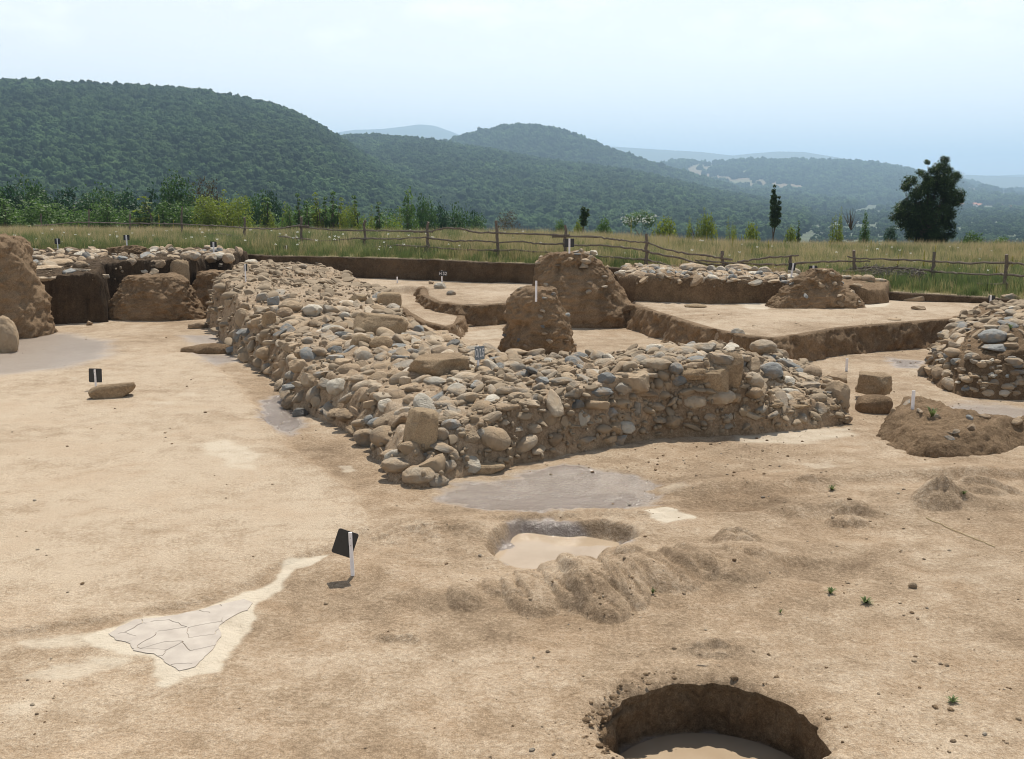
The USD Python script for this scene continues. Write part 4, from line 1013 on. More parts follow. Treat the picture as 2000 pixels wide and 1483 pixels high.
for nm, lb, px, py, w, h, kd, mi, kw in LOOSE:
    hero(None, px, py, w, h, kd, mi, rng, None, name=nm, label=lb, **kw)
    p = stage.GetPrimAtPath('/World/' + nm + ('_%03d' % names['/World/' + nm] if names['/World/' + nm] else ''))
    tag(p, cat='stone' if 'clod' not in lb and 'rise' not in lb else 'clod')
# the earth plinth under the squared block
b = at(1716, 806)
v = np.array(trimesh.creation.icosphere(4).vertices)
v = np.sign(v) * np.abs(v) ** .6 * [.27, .2, .2]
v = v * (1 + .3 * (meshkit.fbm(v * 6 + 3, 4, 8) - .5)[:, None]) + b + [0, .22, .02]
tag(obj('earth_plinth', (v, trimesh.creation.icosphere(4).faces), M['bank']), 'block of earth under the large squared stone', 'earth plinth')

# pebbles and crumbs strewn over the floor
def strew():
    rng = np.random.default_rng(55)
    ico = trimesh.creation.icosphere(1)
    protos = []
    for k in range(6):
        v = np.array(ico.vertices) * (1 + .5 * (rng.random((len(ico.vertices), 1)) - .5)) * [1, .8, .6]
        protos.append(((v, ico.faces), [STONE[GREY], STONE[BEI], STONE[TAN], STONE[BRO], M['bank'], M['bank']][k]))
    pos, sc = [], []
    y = 4.6 * (24 / 4.6) ** rng.random(12000) ** .8
    x = (rng.random(12000) - .5) * 1.15 * y
    dens = np.clip(.25 + 2.6 * fb(x, y, 0, .5, 3, 66) + .2 * (x > 0) - .12, .03, .8) * (1 - .8 * (sdf(LEFTFLOOR, x, y, .5) > 0))
    k = (rng.random(len(x)) < dens) & (sdf(MUD, x, y, .5) < -.05) & (np.hypot(x - PIT_C[0], y - PIT_C[1]) > PIT_R + .15) & (sdf(BASIN, x, y, .5) < 0) & (sdf(P2([(940, 1065), (1215, 1060), (1100, 1120), (1000, 1115)]), x, y, .5) < 0)
    x, y = x[k], y[k]
    z = G(x, y)
    s = .0045 + .018 * rng.random(len(x)) ** 6 + .003 * (y > 10)
    instancer('pebbles', protos, np.stack([x, y, z + s * .2], 1), rng.random(len(x)) * 6.28, s, rng.integers(0, 6, len(x)), label='small pebbles and crumbs of earth strewn over the excavation floor', cat='pebbles')
strew()

# ------------------------------------------------------------------ fence of rough branches
def tube(pts, rad, sides=7, cap=True):
    p = np.asarray(pts, float)
    r = np.broadcast_to(rad, (len(p),))
    t = np.gradient(p, axis=0); t /= np.linalg.norm(t, axis=1, keepdims=True) + 1e-12
    a = np.cross(t, np.where(np.abs(t[:, 2:]) < .9, [[0, 0, 1.]], [[1., 0, 0]])); a /= np.linalg.norm(a, axis=1, keepdims=True)
    b = np.cross(t, a)
    th = np.arange(sides) * 2 * math.pi / sides
    v = p[:, None] + r[:, None, None] * (np.cos(th)[None, :, None] * a[:, None] + np.sin(th)[None, :, None] * b[:, None])
    i, j = np.meshgrid(np.arange(len(p) - 1), np.arange(sides), indexing='ij')
    q = np.stack([i * sides + j, i * sides + (j + 1) % sides, (i + 1) * sides + (j + 1) % sides, (i + 1) * sides + j], -1).reshape(-1, 4)
    f = [q[:, [0, 1, 2]], q[:, [0, 2, 3]]]
    v = v.reshape(-1, 3)
    if cap:
        n = len(v); v = np.vstack([v, p[0], p[-1]]); k = np.arange(sides)
        f += [np.stack([k * 0 + n, (k + 1) % sides, k], 1), np.stack([k * 0 + n + 1, n - sides + k, n - sides + (k + 1) % sides], 1)]
    return v, np.vstack(f)

def join(L):
    at_, V, Fs = 0, [], []
    for v, f in L:
        V.append(v); Fs.append(np.asarray(f) + at_); at_ += len(v)
    return np.vstack(V), np.vstack(Fs)

POSTS = [(-95, 420, 452), (5, 424, 456), (80, 418, 460), (173, 410, 463), (254, 418, 468), (355, 404, 470), (478, 425, 476), (588, 424, 484), (712, 430, 490), (835, 434, 500), (972, 431, 506), (1104, 440, 510), (1263, 457, 524), (1412, 491, 536),
         (1545, 500, 542), (1668, 489, 549), (1823, 492, 556), (1965, 497, 571), (2090, 500, 580)]
def post_base(p):
    z = 1.2
    for _ in range(6):
        w = at(p[0], p[2], z)
        z = float(G(w[:1], w[1:2], False)[0])
    return w
PB = [post_base(p) for p in POSTS]
fence = thing('branch_fence', 'rustic fence of crooked branches nailed to posts along the meadow', 'fence', PB[9])
rng = np.random.default_rng(70)
for (px, pt, pb), w in zip(POSTS, PB):
    top = at_depth(px, pt, w[1])
    n = 9
    t = np.linspace(-.12, 1, n)
    line = w + (top - w) * t[:, None] + np.stack([rng.normal(0, .018, n), rng.normal(0, .018, n), np.zeros(n)], 1)
    if px == 972:
        line[:, 0] -= .10 * t - .05
    obj('post', tube(line, np.linspace(.058, .045, n) * rng.uniform(.85, 1.15, n), 8), M['wood'], fence, 40)

def rail_at(px, py, off=.05):
    i = int(np.clip(np.searchsorted([p[0] for p in POSTS], px) - 1, 0, len(PB) - 2))
    a, b = PB[i], PB[i + 1]
    d = ray(px, py)
    # plane through both posts
    n = np.array([b[1] - a[1], -(b[0] - a[0])])
    t = ((a[:2] + [0, -off]) @ n) / (d[:2] @ n)
    return np.array([d[0] * t, d[1] * t, ZC + d[2] * t])

RAILS = [[(-95, 428), (0, 430), (40, 438), (80, 441), (105, 439)], [(60, 441), (110, 438), (150, 434), (200, 435), (258, 437)], [(240, 437), (300, 436), (355, 438), (420, 441), (485, 446)], [(470, 445), (505, 447), (550, 447), (575, 441), (603, 441)],
         [(585, 443), (650, 450), (712, 451), (770, 451), (845, 453)], [(808, 454), (835, 453), (870, 446), (900, 447), (935, 455), (980, 455)], [(965, 455), (1030, 457), (1112, 460)], [(1078, 462), (1160, 462), (1200, 468), (1230, 472), (1268, 474)],
         [(1258, 472), (1300, 488), (1340, 495), (1390, 501), (1430, 508)], [(1358, 508), (1410, 513), (1500, 517), (1550, 517)], [(1540, 517), (1590, 512), (1640, 510), (1700, 511)], [(1655, 502), (1700, 506), (1800, 509), (1880, 514), (1975, 514)], [(1955, 513), (2010, 516), (2095, 518)],
         [(-95, 446), (0, 452), (60, 449), (110, 452), (175, 456)], [(105, 452), (173, 455), (215, 457)], [(215, 455), (250, 452), (300, 453), (358, 459)], [(350, 458), (375, 463), (420, 456), (440, 458), (480, 465)], [(430, 458), (460, 464), (482, 464)], [(545, 461), (590, 467), (640, 471), (690, 466), (720, 466)],
         [(705, 466), (770, 467), (838, 464)], [(832, 465), (890, 471), (925, 470), (978, 474)], [(965, 474), (1020, 472), (1050, 477), (1108, 476)], [(1100, 480), (1170, 479), (1230, 485), (1268, 491)], [(1255, 490), (1330, 505), (1380, 517), (1418, 518), (1440, 517)],
         [(1632, 537), (1650, 530), (1672, 521)], [(1660, 525), (1690, 523), (1750, 523), (1800, 527), (1830, 531)], [(1815, 530), (1880, 535), (1970, 537)], [(1955, 536), (2010, 540), (2095, 545)],
         [(555, 483), (575, 481), (596, 480)], [(600, 478), (650, 482), (720, 485)], [(705, 484), (770, 479), (838, 482)], [(828, 482), (900, 488), (978, 490)], [(965, 489), (1030, 490), (1090, 496)], [(1150, 500), (1200, 503), (1268, 508)], [(1258, 507), (1300, 516), (1345, 527)],
         [(1725, 550), (1770, 545), (1828, 551)], [(1815, 550), (1880, 556), (1970, 555)], [(1440, 513), (1500, 503), (1560, 500)]]
for r in RAILS:
    c = np.array(r, float)
    u = np.linspace(0, len(c) - 1, 6 * len(c))
    x = np.interp(u, np.arange(len(c)), c[:, 0]); yv = np.interp(u, np.arange(len(c)), c[:, 1])
    k = np.array([.25, .5, .25])
    yv[1:-1] = np.convolve(yv, k, 'valid')
    line = np.array([rail_at(a_, b_) for a_, b_ in zip(x, yv)])
    line[:, 2] += rng.normal(0, .010, len(line)); line[:, 1] += rng.normal(0, .012, len(line))
    rad = np.linspace(.036, .024, len(line)) * rng.uniform(.8, 1.2, len(line))
    obj('rail', tube(line, rad[::rng.choice([-1, 1])], 6), M['wood'], fence, 40)

def brush_pile():
    root = thing('brush_pile', 'pile of dead branches lying under the fence at right', 'brushwood', rail_at(1745, 552))
    rng = np.random.default_rng(8)
    for px0, py0, px1, py1 in ((1724, 543, 1752, 520), (1735, 538, 1795, 541), (1740, 541, 1804, 532), (1690, 536, 1760, 545), (1700, 545, 1770, 538), (1775, 541, 1804, 533), (1735, 536, 1765, 543), (1650, 532, 1700, 527)):
        a, b = rail_at(px0, py0, .35), rail_at(px1, py1, .15)
        n = 8
        line = a + (b - a) * np.linspace(0, 1, n)[:, None] + rng.normal(0, .02, (n, 3))
        obj('branch', tube(line, np.linspace(.035, .02, n), 6), M['wood'], root, 40)
    L = []
    for _ in range(420):
        px = rng.uniform(1672, 1800); py = rng.uniform(521 + abs(px - 1710) * .09, 549 - abs(px - 1740) * .04)
        c = rail_at(px, py, rng.uniform(-.5, .25))
        d = np.array([rng.normal(), rng.normal() * .4, rng.normal() * .35]); d *= rng.uniform(.15, .5) / np.linalg.norm(d)
        n = 5
        L.append(tube(c + d * np.linspace(-.5, .5, n)[:, None] + rng.normal(0, .012, (n, 3)), np.linspace(.009, .004, n), 3, False))
    tag(obj('twigs', join(L), M['brush'], root), kind='stuff')
brush_pile()

# ------------------------------------------------------------------ find markers
def boxm(cx, cy, cz, sx, sy, sz, bevel=.0):
    if bevel:
        p = sg.box(-sx / 2 + bevel, -sz / 2 + bevel, sx / 2 - bevel, sz / 2 - bevel).buffer(bevel, quad_segs=3)
        t = trimesh.creation.extrude_polygon(p, sy, engine='earcut')
        t.apply_translation([0, 0, -sy / 2])
        t.apply_transform(trimesh.transformations.rotation_matrix(math.pi / 2, [1, 0, 0]))
    else:
        t = trimesh.creation.box([sx, sy, sz])
    t.apply_translation([cx, cy, cz])
    return t

def marker(label, px, top, base, card=None, turn=0.0, roll=0.0, shift=0.0, front=None, back_z=None, lean=0.0, wide=.032, grp=None, off=None):
    w = hit(px, base) if back_z is None else at(px, base, back_z)
    if off is not None:
        w = at_depth(px, base, off)
    tp = at_depth(px, top, w[1])
    h = tp[2] - w[2]
    root = thing('marker' if card else 'stake', label, 'marker' if card else 'stake', w, turn, group=grp)
    R = trimesh.transformations.rotation_matrix(lean, [0, 1, 0])
    st = boxm(0, 0, h / 2 - .04, wide, .016, h + .08, .003)
    st.vertices[:, 0] += np.where(st.vertices[:, 2] > h * .5, .0, .0)
    st.apply_transform(R)
    obj('stake', st, M['white'], root, 40, local=True)
    if card:
        cw, ch = card
        t = boxm(0, 0, 0, cw, .004, ch, .018)
        t.apply_transform(trimesh.transformations.rotation_matrix(roll, [0, 1, 0]))
        t.apply_translation([shift, .0115 if not front else -.0115, h - ch * .5 - .004 + (.02 if roll else 0)])
        t.apply_transform(R)
        cd = obj('card', t, M['black'] if not front or front[1] == 'black' else M['slate'], root, 40, local=True)
        if front:
            txt = meshkit.text_mesh(front[0], ch * .6, .0015, False)
            b = txt.bounds
            txt.apply_translation([-(b[0][0] + b[1][0]) / 2, -(b[0][1] + b[1][1]) / 2, 0])
            s = min(1, .86 * cw / (b[1][0] - b[0][0]))
            txt.apply_scale([s, 1, 1])
            txt.apply_transform(trimesh.transformations.rotation_matrix(math.pi / 2, [1, 0, 0]))
            txt.apply_translation([shift, -.0150, h - ch * .5 - .004])
            obj('lettering', txt, M['white'], cd, False, local=False) if False else obj('lettering', (np.array(txt.vertices), txt.faces), M['white'], cd, False, local=True)
        else:
            for dz in (.05, .12):
                nl = trimesh.creation.cylinder(.0035, .003, sections=8)
                nl.apply_transform(trimesh.transformations.rotation_matrix(math.pi / 2, [1, 0, 0]))
                nl.apply_translation([0, -.0095, h - dz])
                nl.apply_transform(R)
                obj('nail', nl, M['rust'], root, False, local=True)
    return root

marker('black card tilted on a white stake in the sandy foreground', 689, 1040, 1124, (.185, .235), 0, .36, -.052, lean=-.03)
marker('black card on a white stake behind the oblong stone on the left floor', 188, 722, 762, (.215, .24), .1, .05, .0)
marker('black card with white stake at the meadow edge above the far left rubble', 113, 466, 484, (.20, .20), .2, 0, .0, off=38)
marker('black card on a taller white stake at the meadow edge above the square earth block', 248, 459, 482, (.22, .19), .1, 0, .0, off=37.5, wide=.05)
marker('small dark card low in the meadow grass beside the taller stake', 278, 471, 481, (.17, .13), .3, 0, .0, off=41)
marker('black card on a white stake on top of the back left wall', 418, 473, 499, (.20, .18), .15, .05, .0, wide=.05)
marker('thin white stake with its card seen edge on above the left wall end', 480, 516, 552, (.13, .17), 1.15, 0, .03)
marker('small black card below the lowest rail at the left centre of the fence', 560, 480, 490, (.17, .14), 0, 0, -.02, off=36)
marker('black card with white stake on the very top of the tallest earth pillar', 1112, 466, 489, (.24, .21), 0, 0, .0, off=25.9, wide=.045)
marker('black card with a slanting white stake behind the far wall, left of two', 1546, 514, 536, (.19, .19), 0, 0, -.02, lean=.12, off=27.3, wide=.04)
marker('black card with white stake behind the squat pillar, right of two', 1588, 519, 536, (.22, .16), 0, 0, .0, off=26.8, wide=.045)
marker('dark card on a white stake in the low cut at the far right', 1934, 577, 594, (.17, .14), 0, 0, .03, off=26.0, wide=.045)
marker('grey card lettered O/15 on a white stake standing in the rubble corner', 934, 676, 727, (.165, .20), .55, 0, .02, front=('O/15', 'grey'))
marker('dark card lettered H 32 on a white stake under the meadow cut', 863, 529, 547, (.27, .165), 0, 0, .04, front=('H 32', 'black'), off=32.3, wide=.05)
for lb, px, t, b_, o in (('white stake standing on the low dark earth mound', 1782, 763, 800, None), ('white stake beside the dark white topped stone behind the bench end', 1653, 700, 725, None), ('white stake on the small earth pillar top', 1047, 549, 582, 20.9), ('short white peg under the meadow cut left of the lettered card', 776, 541, 549, 32.3)):
    marker(lb, px, t, b_, wide=.045, off=o)

# ------------------------------------------------------------------ meadow
def meadow():
    rng = np.random.default_rng(90)
    def tuft(nb, hgt, spread, width, curve, seed, heads=False):
        r = np.random.default_rng(seed)
        V, F_ = [], []
        H, HF = [], []
        for _ in range(nb):
            b = r.normal(0, spread, 2); h = hgt * r.uniform(.5, 1.15); a = r.uniform(0, 6.28); lean = r.uniform(.05, curve)
            d = np.array([math.cos(a), math.sin(a)]); s = np.array([-d[1], d[0]]) * width * r.uniform(.6, 1.2)
            k = len(V)
            for t, wd in ((0, 1), (.55, .75)):
                c = b + d * lean * h * t ** 2
                V += [[*(c + s * wd), h * t], [*(c - s * wd), h * t]]
            V.append([*(b + d * lean * h), h])
            F_ += [[k, k + 1, k + 3], [k, k + 3, k + 2], [k + 2, k + 3, k + 4]]
        return np.array(V), np.array(F_)
    protos = [(tuft(34, .52, .13, .006, .5, 1), M['grass_dry']), (tuft(34, .62, .13, .005, .4, 2), M['grass_seed']), (tuft(40, .34, .14, .008, .7, 3), M['grass_green']), (tuft(30, .45, .12, .007, .6, 4), M['grass_green']), (tuft(40, .40, .15, .006, .6, 5), M['grass_dry'])]
    n = 60000
    y = 24 + 48 * rng.random(n) ** .75
    x = (rng.random(n) - .5) * 1.32 * y
    e = y - ycut(x)
    k = (e > .12) & (y < 70)
    x, y, e = x[k], y[k], e[k]
    z = G(x, y)
    dry = fb(x, y, 0, .10, 3, 5) + .45 * fb(x, y, 0, .5, 3, 6) + .02 * np.clip(e - 4, 0, 8) - .19
    idx = np.where(dry + rng.normal(0, .14, len(x)) > 0, rng.choice([0, 1, 4], len(x), p=[.4, .4, .2]), rng.choice([2, 3, 0], len(x), p=[.45, .45, .1]))
    idx = np.where(e < .7, rng.choice([2, 3, 4], len(x)), idx)
    s = (.55 + .55 * rng.random(len(x))) * np.clip(.55 + e * .25, .55, 1.0)
    keep = rng.random(len(x)) < np.clip(1.3 - .010 * y, .4, 1)
    x, y, z, idx, s = x[keep], y[keep], z[keep], idx[keep], s[keep]
    s = s * (1 + .25 * (y > 45))
    instancer('meadow_grass', protos, np.stack([x, y, z - .02], 1), rng.random(len(x)) * 6.28, s, idx, label='dry and green meadow grass behind the branch fence', cat='grass')
    # white umbels sprinkled in the grass
    L = []
    for i in range(7):
        a = i * .9
        v, f = trimesh.creation.icosphere(1).vertices * [.016, .016, .006] + [.03 * math.cos(a), .03 * math.sin(a), .5 + .02 * math.sin(i * 2)], trimesh.creation.icosphere(1).faces
        L.append((v, f))
    fl = join(L)
    n = 420
    y = 30 + 30 * rng.random(n); x = np.where(rng.random(n) < .7, rng.uniform(-26, -2, n), rng.uniform(-5, 22, n))
    k = y - ycut(x) > .5
    x, y = x[k], y[k]
    instancer('meadow_flowers', [(fl, M['flower_white'])], np.stack([x, y, G(x, y) + rng.uniform(-.2, .0, len(x))], 1), rng.random(len(x)) * 6.28, rng.uniform(.6, 1.2, len(x)), np.zeros(len(x), int), label='white flower heads sprinkled through the meadow grass', cat='flowers')
meadow()

# ------------------------------------------------------------------ trees and shrubs: trunk, limbs, crown of separate leaves
def leaves(centres, radii, n, size, rng, shell=.55, droop=0.0, thin=1.0):
    """n small bent leaves through the given clumps: denser towards their outside, gaps between them."""
    w = np.asarray(radii) ** 2.2
    pick = rng.choice(len(w), n, p=w / w.sum())
    d = rng.normal(size=(n, 3)); d /= np.linalg.norm(d, axis=1, keepdims=True)
    rr = (shell + (1 - shell) * rng.random(n)) ** .7 * rng.random(n) ** .16
    rr = np.where(rng.random(n) < .14, rr * rng.uniform(1.1, 1.55, n), rr)
    c = np.asarray(centres)[pick] + d * (np.asarray(radii)[pick] * rr)[:, None] * [1, 1, thin]
    s = size * rng.uniform(.6, 1.35, n)
    nrm = d * .6 + rng.normal(0, .7, (n, 3)) + [0, 0, .5]; nrm /= np.linalg.norm(nrm, axis=1, keepdims=True)
    u = np.cross(nrm, rng.normal(size=(n, 3))); u /= np.linalg.norm(u, axis=1, keepdims=True)
    v = np.cross(nrm, u)
    s = s[:, None]
    P = np.stack([c - u * s * .5, c + v * s * .30 + nrm * s * .06, c + u * s * .55 - [0, 0, droop], c - v * s * .30 + nrm * s * .06], 1).reshape(-1, 3)
    k = np.arange(n)[:, None] * 4
    return P, np.vstack([k + [0, 2, 1], k + [0, 3, 2]])

def limbs(base, tips, r0, rng, split=.35):
    L = []
    h = max(t[2] for t in tips)
    fork = np.array([0, 0, h * split])
    n = 7
    tr = np.array([0, 0, -.15]) + (fork + [0, 0, .15]) * np.linspace(0, 1, n)[:, None]
    tr[1:, :2] += np.cumsum(rng.normal(0, .02 * h, (n - 1, 2)), 0) * .4
    L.append(tube(tr, np.linspace(r0 * 1.25, r0 * .8, n), 8))
    for t in tips:
        t = np.asarray(t)
        m = tr[-1] * .5 + t * .5 + rng.normal(0, .05 * h, 3)
        q = np.linspace(0, 1, 7)[:, None]
        L.append(tube((1 - q) ** 2 * tr[rng.integers(n // 2, n)] + 2 * q * (1 - q) * m + q ** 2 * t, np.linspace(r0 * .55, r0 * .08, 7), 5))
    return join(L)

def tree_proto(name, H_, W_, kind, seed, leafm, n, size):
    """A class prim with trunk and crown; every tree of the row refers to one."""
    rng = np.random.default_rng(seed)
    if kind == 'round':
        k = 16
        cs, rs = [], []
        for i in range(k):
            t = .10 + .80 * (i + .5) / k
            ww = W_ / 2 * math.sin(math.pi * min(1, .22 + .78 * t)) ** .7
            a = i * 2.4
            cs.append([math.cos(a) * ww * .62, math.sin(a) * ww * .62, H_ * t]); rs.append(W_ * rng.uniform(.16, .26))
    elif kind == 'cone':
        k = 15
        cs, rs = [], []
        for i in range(k):
            t = .08 + .90 * i / (k - 1)
            ww = W_ / 2 * (1 - t) ** .65
            a = i * 2.4
            cs.append([math.cos(a) * ww * .45, math.sin(a) * ww * .45, H_ * t]); rs.append(max(.10 * W_, W_ * .34 * (1 - t) ** .7))
    elif kind == 'bush':
        k = 12
        cs, rs = [], []
        for i in range(k):
            a = i * 2.4; q = math.sqrt((i + .5) / k)
            cs.append([math.cos(a) * W_ * .36 * q, math.sin(a) * W_ * .36 * q, H_ * (.35 + .4 * (1 - q * q) * rng.uniform(.7, 1.2))]); rs.append(H_ * rng.uniform(.22, .36))
    else:   # spires: several upright shoots
        cs, rs = [], []
        for i in range(5):
            x0, y0 = rng.uniform(-.4, .4, 2) * W_; hh = H_ * rng.uniform(.65, 1.0)
            for t in np.linspace(.1, .97, 8):
                cs.append([x0, y0, hh * t]); rs.append(W_ * .22 * (1 - t) ** .6 + .04 * W_)
    root = UsdGeom.Xform.Define(stage, '/World/Looks/trees/' + name).GetPrim()
    root.SetSpecifier(Sdf.SpecifierClass)
    tips = [np.array(c) * [.8, .8, .95] for c in cs[::2]]
    obj('trunk', limbs(None, tips, .022 * H_ + .015, rng), M['bark'], root, True, local=True)
    obj('crown', leaves(cs, rs, n, size, rng), leafm, root, False, local=True)
    return '/World/Looks/trees/' + name

UsdGeom.Scope.Define(stage, '/World/Looks/trees')
TP = {'dark': [tree_proto('dark_tree_a', 4, 3.6, 'round', 1, M['leaf_mid'], 4200, .17), tree_proto('dark_tree_b', 4, 3.0, 'round', 2, M['leaf_pine'], 4200, .15)],
      'green': [tree_proto('green_tree_a', 4, 3.2, 'round', 3, M['leaf_green'], 3600, .16), tree_proto('green_tree_b', 4, 2.6, 'cone', 4, M['leaf_green'], 3200, .15)],
      'yellow': [tree_proto('yellow_tree_a', 4, 3.0, 'spire', 5, M['leaf_yellow'], 3200, .15), tree_proto('yellow_tree_b', 4, 3.2, 'round', 6, M['leaf_yellow'], 3000, .15)],
      'cone': [tree_proto('conical_tree_a', 4, 1.25, 'cone', 7, M['leaf_green'], 2000, .13), tree_proto('conical_tree_b', 4, 1.4, 'cone', 8, M['leaf_yellow'], 2000, .13), tree_proto('conical_tree_c', 4, 1.2, 'cone', 9, M['leaf_green'], 2100, .13)],
      'pine': [tree_proto('pine_tree_a', 4, 3.2, 'cone', 10, M['leaf_pine'], 3800, .15)],
      'brown': [tree_proto('brown_tree_a', 4, 3.4, 'round', 12, M['leaf_brown'], 1500, .15)],
      'bush': [tree_proto('leafy_bush_a', 1.0, 1.5, 'bush', 13, M['leaf_green'], 900, .10), tree_proto('leafy_bush_b', 1.0, 1.5, 'bush', 14, M['leaf_yellow'], 900, .10)]}
TSIZE = {'dark': (4, 3.6), 'green': (4, 3.0), 'yellow': (4, 3.2), 'cone': (4, 1.3), 'pine': (4, 3.2), 'brown': (4, 3.4), 'bush': (1.0, 1.7)}
WORDS = {'dark': 'dark green broad tree', 'green': 'mid green young tree', 'yellow': 'yellowish green young tree', 'cone': 'slim conical young tree', 'pine': 'dark bushy pine', 'brown': 'sparse reddish brown tree', 'bush': 'low leafy bush'}
trng = np.random.default_rng(33)

def put_tree(px, top, w, kind, dist, label, i=0, cat='tree', grp=None, base=None):
    x = ray(px, 440)[0] / ray(px, 440)[1] * dist
    g = float(G(np.array([x]), np.array([dist]), False)[0]) if base is None else base
    tp = at_depth(px, top, dist)[2]
    h = tp - g
    H_, W_ = TSIZE[kind]
    protos = TP[kind]
    sx = w * dist / FPX / W_
    nm = {'bush': 'bush', 'pine': 'pine_tree'}.get(kind, 'tree')
    x_ = ref(nm, protos[i % len(protos)], (x, dist, g - .05), trng.uniform(0, 6.28), (sx, sx, h / H_), label, cat, grp)
    return x_

ROW = [(-40, 360, 120, 'dark', 86, 'at the left picture edge behind the fence'), (25, 362, 80, 'dark', 88, 'second from the left edge, behind the fence'), (70, 352, 70, 'dark', 92, 'rising highest in the left part of the tree row'), (115, 372, 60, 'dark', 88, 'between two taller trees at far left'),
       (145, 370, 90, 'pine', 84, 'with spreading tufts, left of the first fence gap'), (10, 388, 90, 'green', 78, 'in front of the dark trees at the left edge'), (85, 392, 80, 'green', 77, 'low in front of the highest left trees'), (210, 388, 70, 'green', 78, 'pale crowned, right of the bushy pine'), (190, 368, 70, 'dark', 94, 'behind the pale crowned young tree'),
       (250, 375, 80, 'dark', 92, 'just left of the tallest loose tree'), (285, 384, 60, 'cone', 80, 'standing before dark trees left of the tallest loose tree'), (300, 373, 70, 'pine', 90, 'directly left of the tallest loose tree'), (345, 341, 62, 'dark', 80, 'tallest in the row, loose upper crown'), (392, 345, 50, 'brown', 82, 'right of the tallest, with gaps in its crown'),
       (422, 350, 40, 'brown', 83, 'third of the tall loose trees'), (320, 395, 70, 'green', 76, 'in front of the tallest loose tree'), (365, 398, 60, 'green', 76, 'under the gap beside the tallest tree'), (408, 382, 60, 'yellow', 75, 'at the left end of the bright yellowish clump'), (440, 366, 60, 'yellow', 75, 'highest of the bright yellowish clump'),
       (468, 384, 50, 'yellow', 75, 'at the right end of the bright yellowish clump'), (500, 380, 60, 'dark', 88, 'behind the row right of the yellowish clump'), (530, 374, 50, 'dark', 90, 'behind the row before the slim conical trees'), (505, 392, 44, 'yellow', 77, 'low, right of the yellowish clump'), (525, 386, 40, 'cone', 78, 'first right of the yellowish clump'),
       (548, 390, 36, 'yellow', 77, 'low, left of the slim conical trees'), (565, 400, 36, 'green', 76, 'low and leftmost before the conical group'), (584, 378, 26, 'cone', 78, 'leftmost of the conical group in mid row'), (600, 392, 26, 'cone', 77, 'second of the conical group'), (618, 376, 28, 'cone', 78, 'third of the conical group'),
       (636, 384, 26, 'cone', 78, 'fourth of the conical group'), (652, 374, 28, 'cone', 78, 'tallest of the conical group'), (668, 386, 26, 'cone', 78, 'right of the tallest in the conical group'), (694, 382, 28, 'cone', 78, 'alone right of the conical group'), (682, 400, 30, 'yellow', 77, 'low within the conical group'), (722, 398, 34, 'yellow', 77, 'low, right of the conical group'),
       (740, 394, 30, 'cone', 78, 'short one before the right broad tree'), (765, 400, 30, 'yellow', 77, 'low, left of the right broad tree'), (798, 371, 58, 'green', 82, 'pointed and broad, right end of the row'), (832, 385, 40, 'dark', 86, 'right of the pointed broad tree'), (860, 402, 50, 'dark', 92, 'low, third from the right end of the row'),
       (900, 404, 46, 'dark', 94, 'low, second from the right end of the row'), (930, 412, 36, 'dark', 96, 'lowest, at the right end of the row'), (992, 410, 40, 'brown', 74, 'alone right of the tree row behind the fence')]
for i, (px, tp, w, kd, d, lb) in enumerate(ROW):
    put_tree(px, tp, w * (1.5 if kd != 'cone' else 1.8), kd, d, WORDS[kd] + ' ' + lb, i)
def thicket():
    rng = np.random.default_rng(44)
    for nm, lm, x0, x1, d0, d1, tops, cnt, lb in (('thicket', 'leaf_mid', -120, 945, 92, 99, [(-120, 364), (0, 364), (150, 368), (300, 372), (420, 372), (480, 380), (560, 388), (700, 398), (800, 398), (945, 418)], 460, 'deep green thicket filling the back of the tree row'),
                                                ('thicket', 'leaf_green', -120, 780, 79, 83, [(-120, 398), (0, 400), (200, 402), (400, 404), (560, 408), (640, 404), (780, 418)], 420, 'green undergrowth filling the foot of the tree row')):
        cs, rs = [], []
        for _ in range(cnt):
            px, d = rng.uniform(x0, x1), rng.uniform(d0, d1)
            t = np.interp(px, [q[0] for q in tops], [q[1] for q in tops]) + rng.normal(0, 5) + 5
            top = at_depth(px, t, d); g = float(G(top[:1], top[1:2], False)[0])
            r = rng.uniform(.5, .95)
            cs.append([top[0], d, g + (top[2] - g) * rng.random() ** .6 - r * .6]); rs.append(r)
        o = np.mean(cs, 0)
        tag(obj(nm, leaves(cs, rs, 42000, .19, rng), M[lm], None, False), lb, 'thicket', None, 'stuff')
thicket()
SH = [(1095, 428, 30, 'bush', 62, 'bush left of the dark column shrub'), (1130, 428, 26, 'bush', 64, 'bush touching the dark column shrub'), (1180, 426, 44, 'bush', 66, 'bush left of the white flowering shrub'), (1300, 422, 60, 'bush', 64, 'broad bush right of the white flowering shrub'), (1360, 402, 40, 'yellow', 66, 'yellowish shrub rising above the meadow line'),
      (1385, 416, 40, 'bush', 66, 'bush beside the yellowish shrub'), (1430, 420, 30, 'yellow', 68, 'small yellowish shrub right of the broad bushes'), (1470, 432, 40, 'bush', 66, 'bush left of the slim dark cypress'), (1560, 430, 20, 'cone', 64, 'small dark shrub right of the slim cypress'), (1545, 440, 30, 'bush', 62, 'low bush right of the slim cypress'),
      (1638, 400, 34, 'yellow', 64, 'thin leaved shrub left of the dead twig shrub'), (1690, 414, 36, 'green', 64, 'dense green shrub left of the big tree'), (1900, 452, 60, 'bush', 60, 'bush at the right foot of the big tree'), (1740, 440, 40, 'dark', 72, 'low dark bush left of the big tree'), (1960, 462, 50, 'bush', 58, 'bush near the right picture edge')]
for i, (px, tp, w, kd, d, lb) in enumerate(SH):
    put_tree(px, tp, w, kd, d, lb, i, cat='bush' if kd == 'bush' else 'shrub')

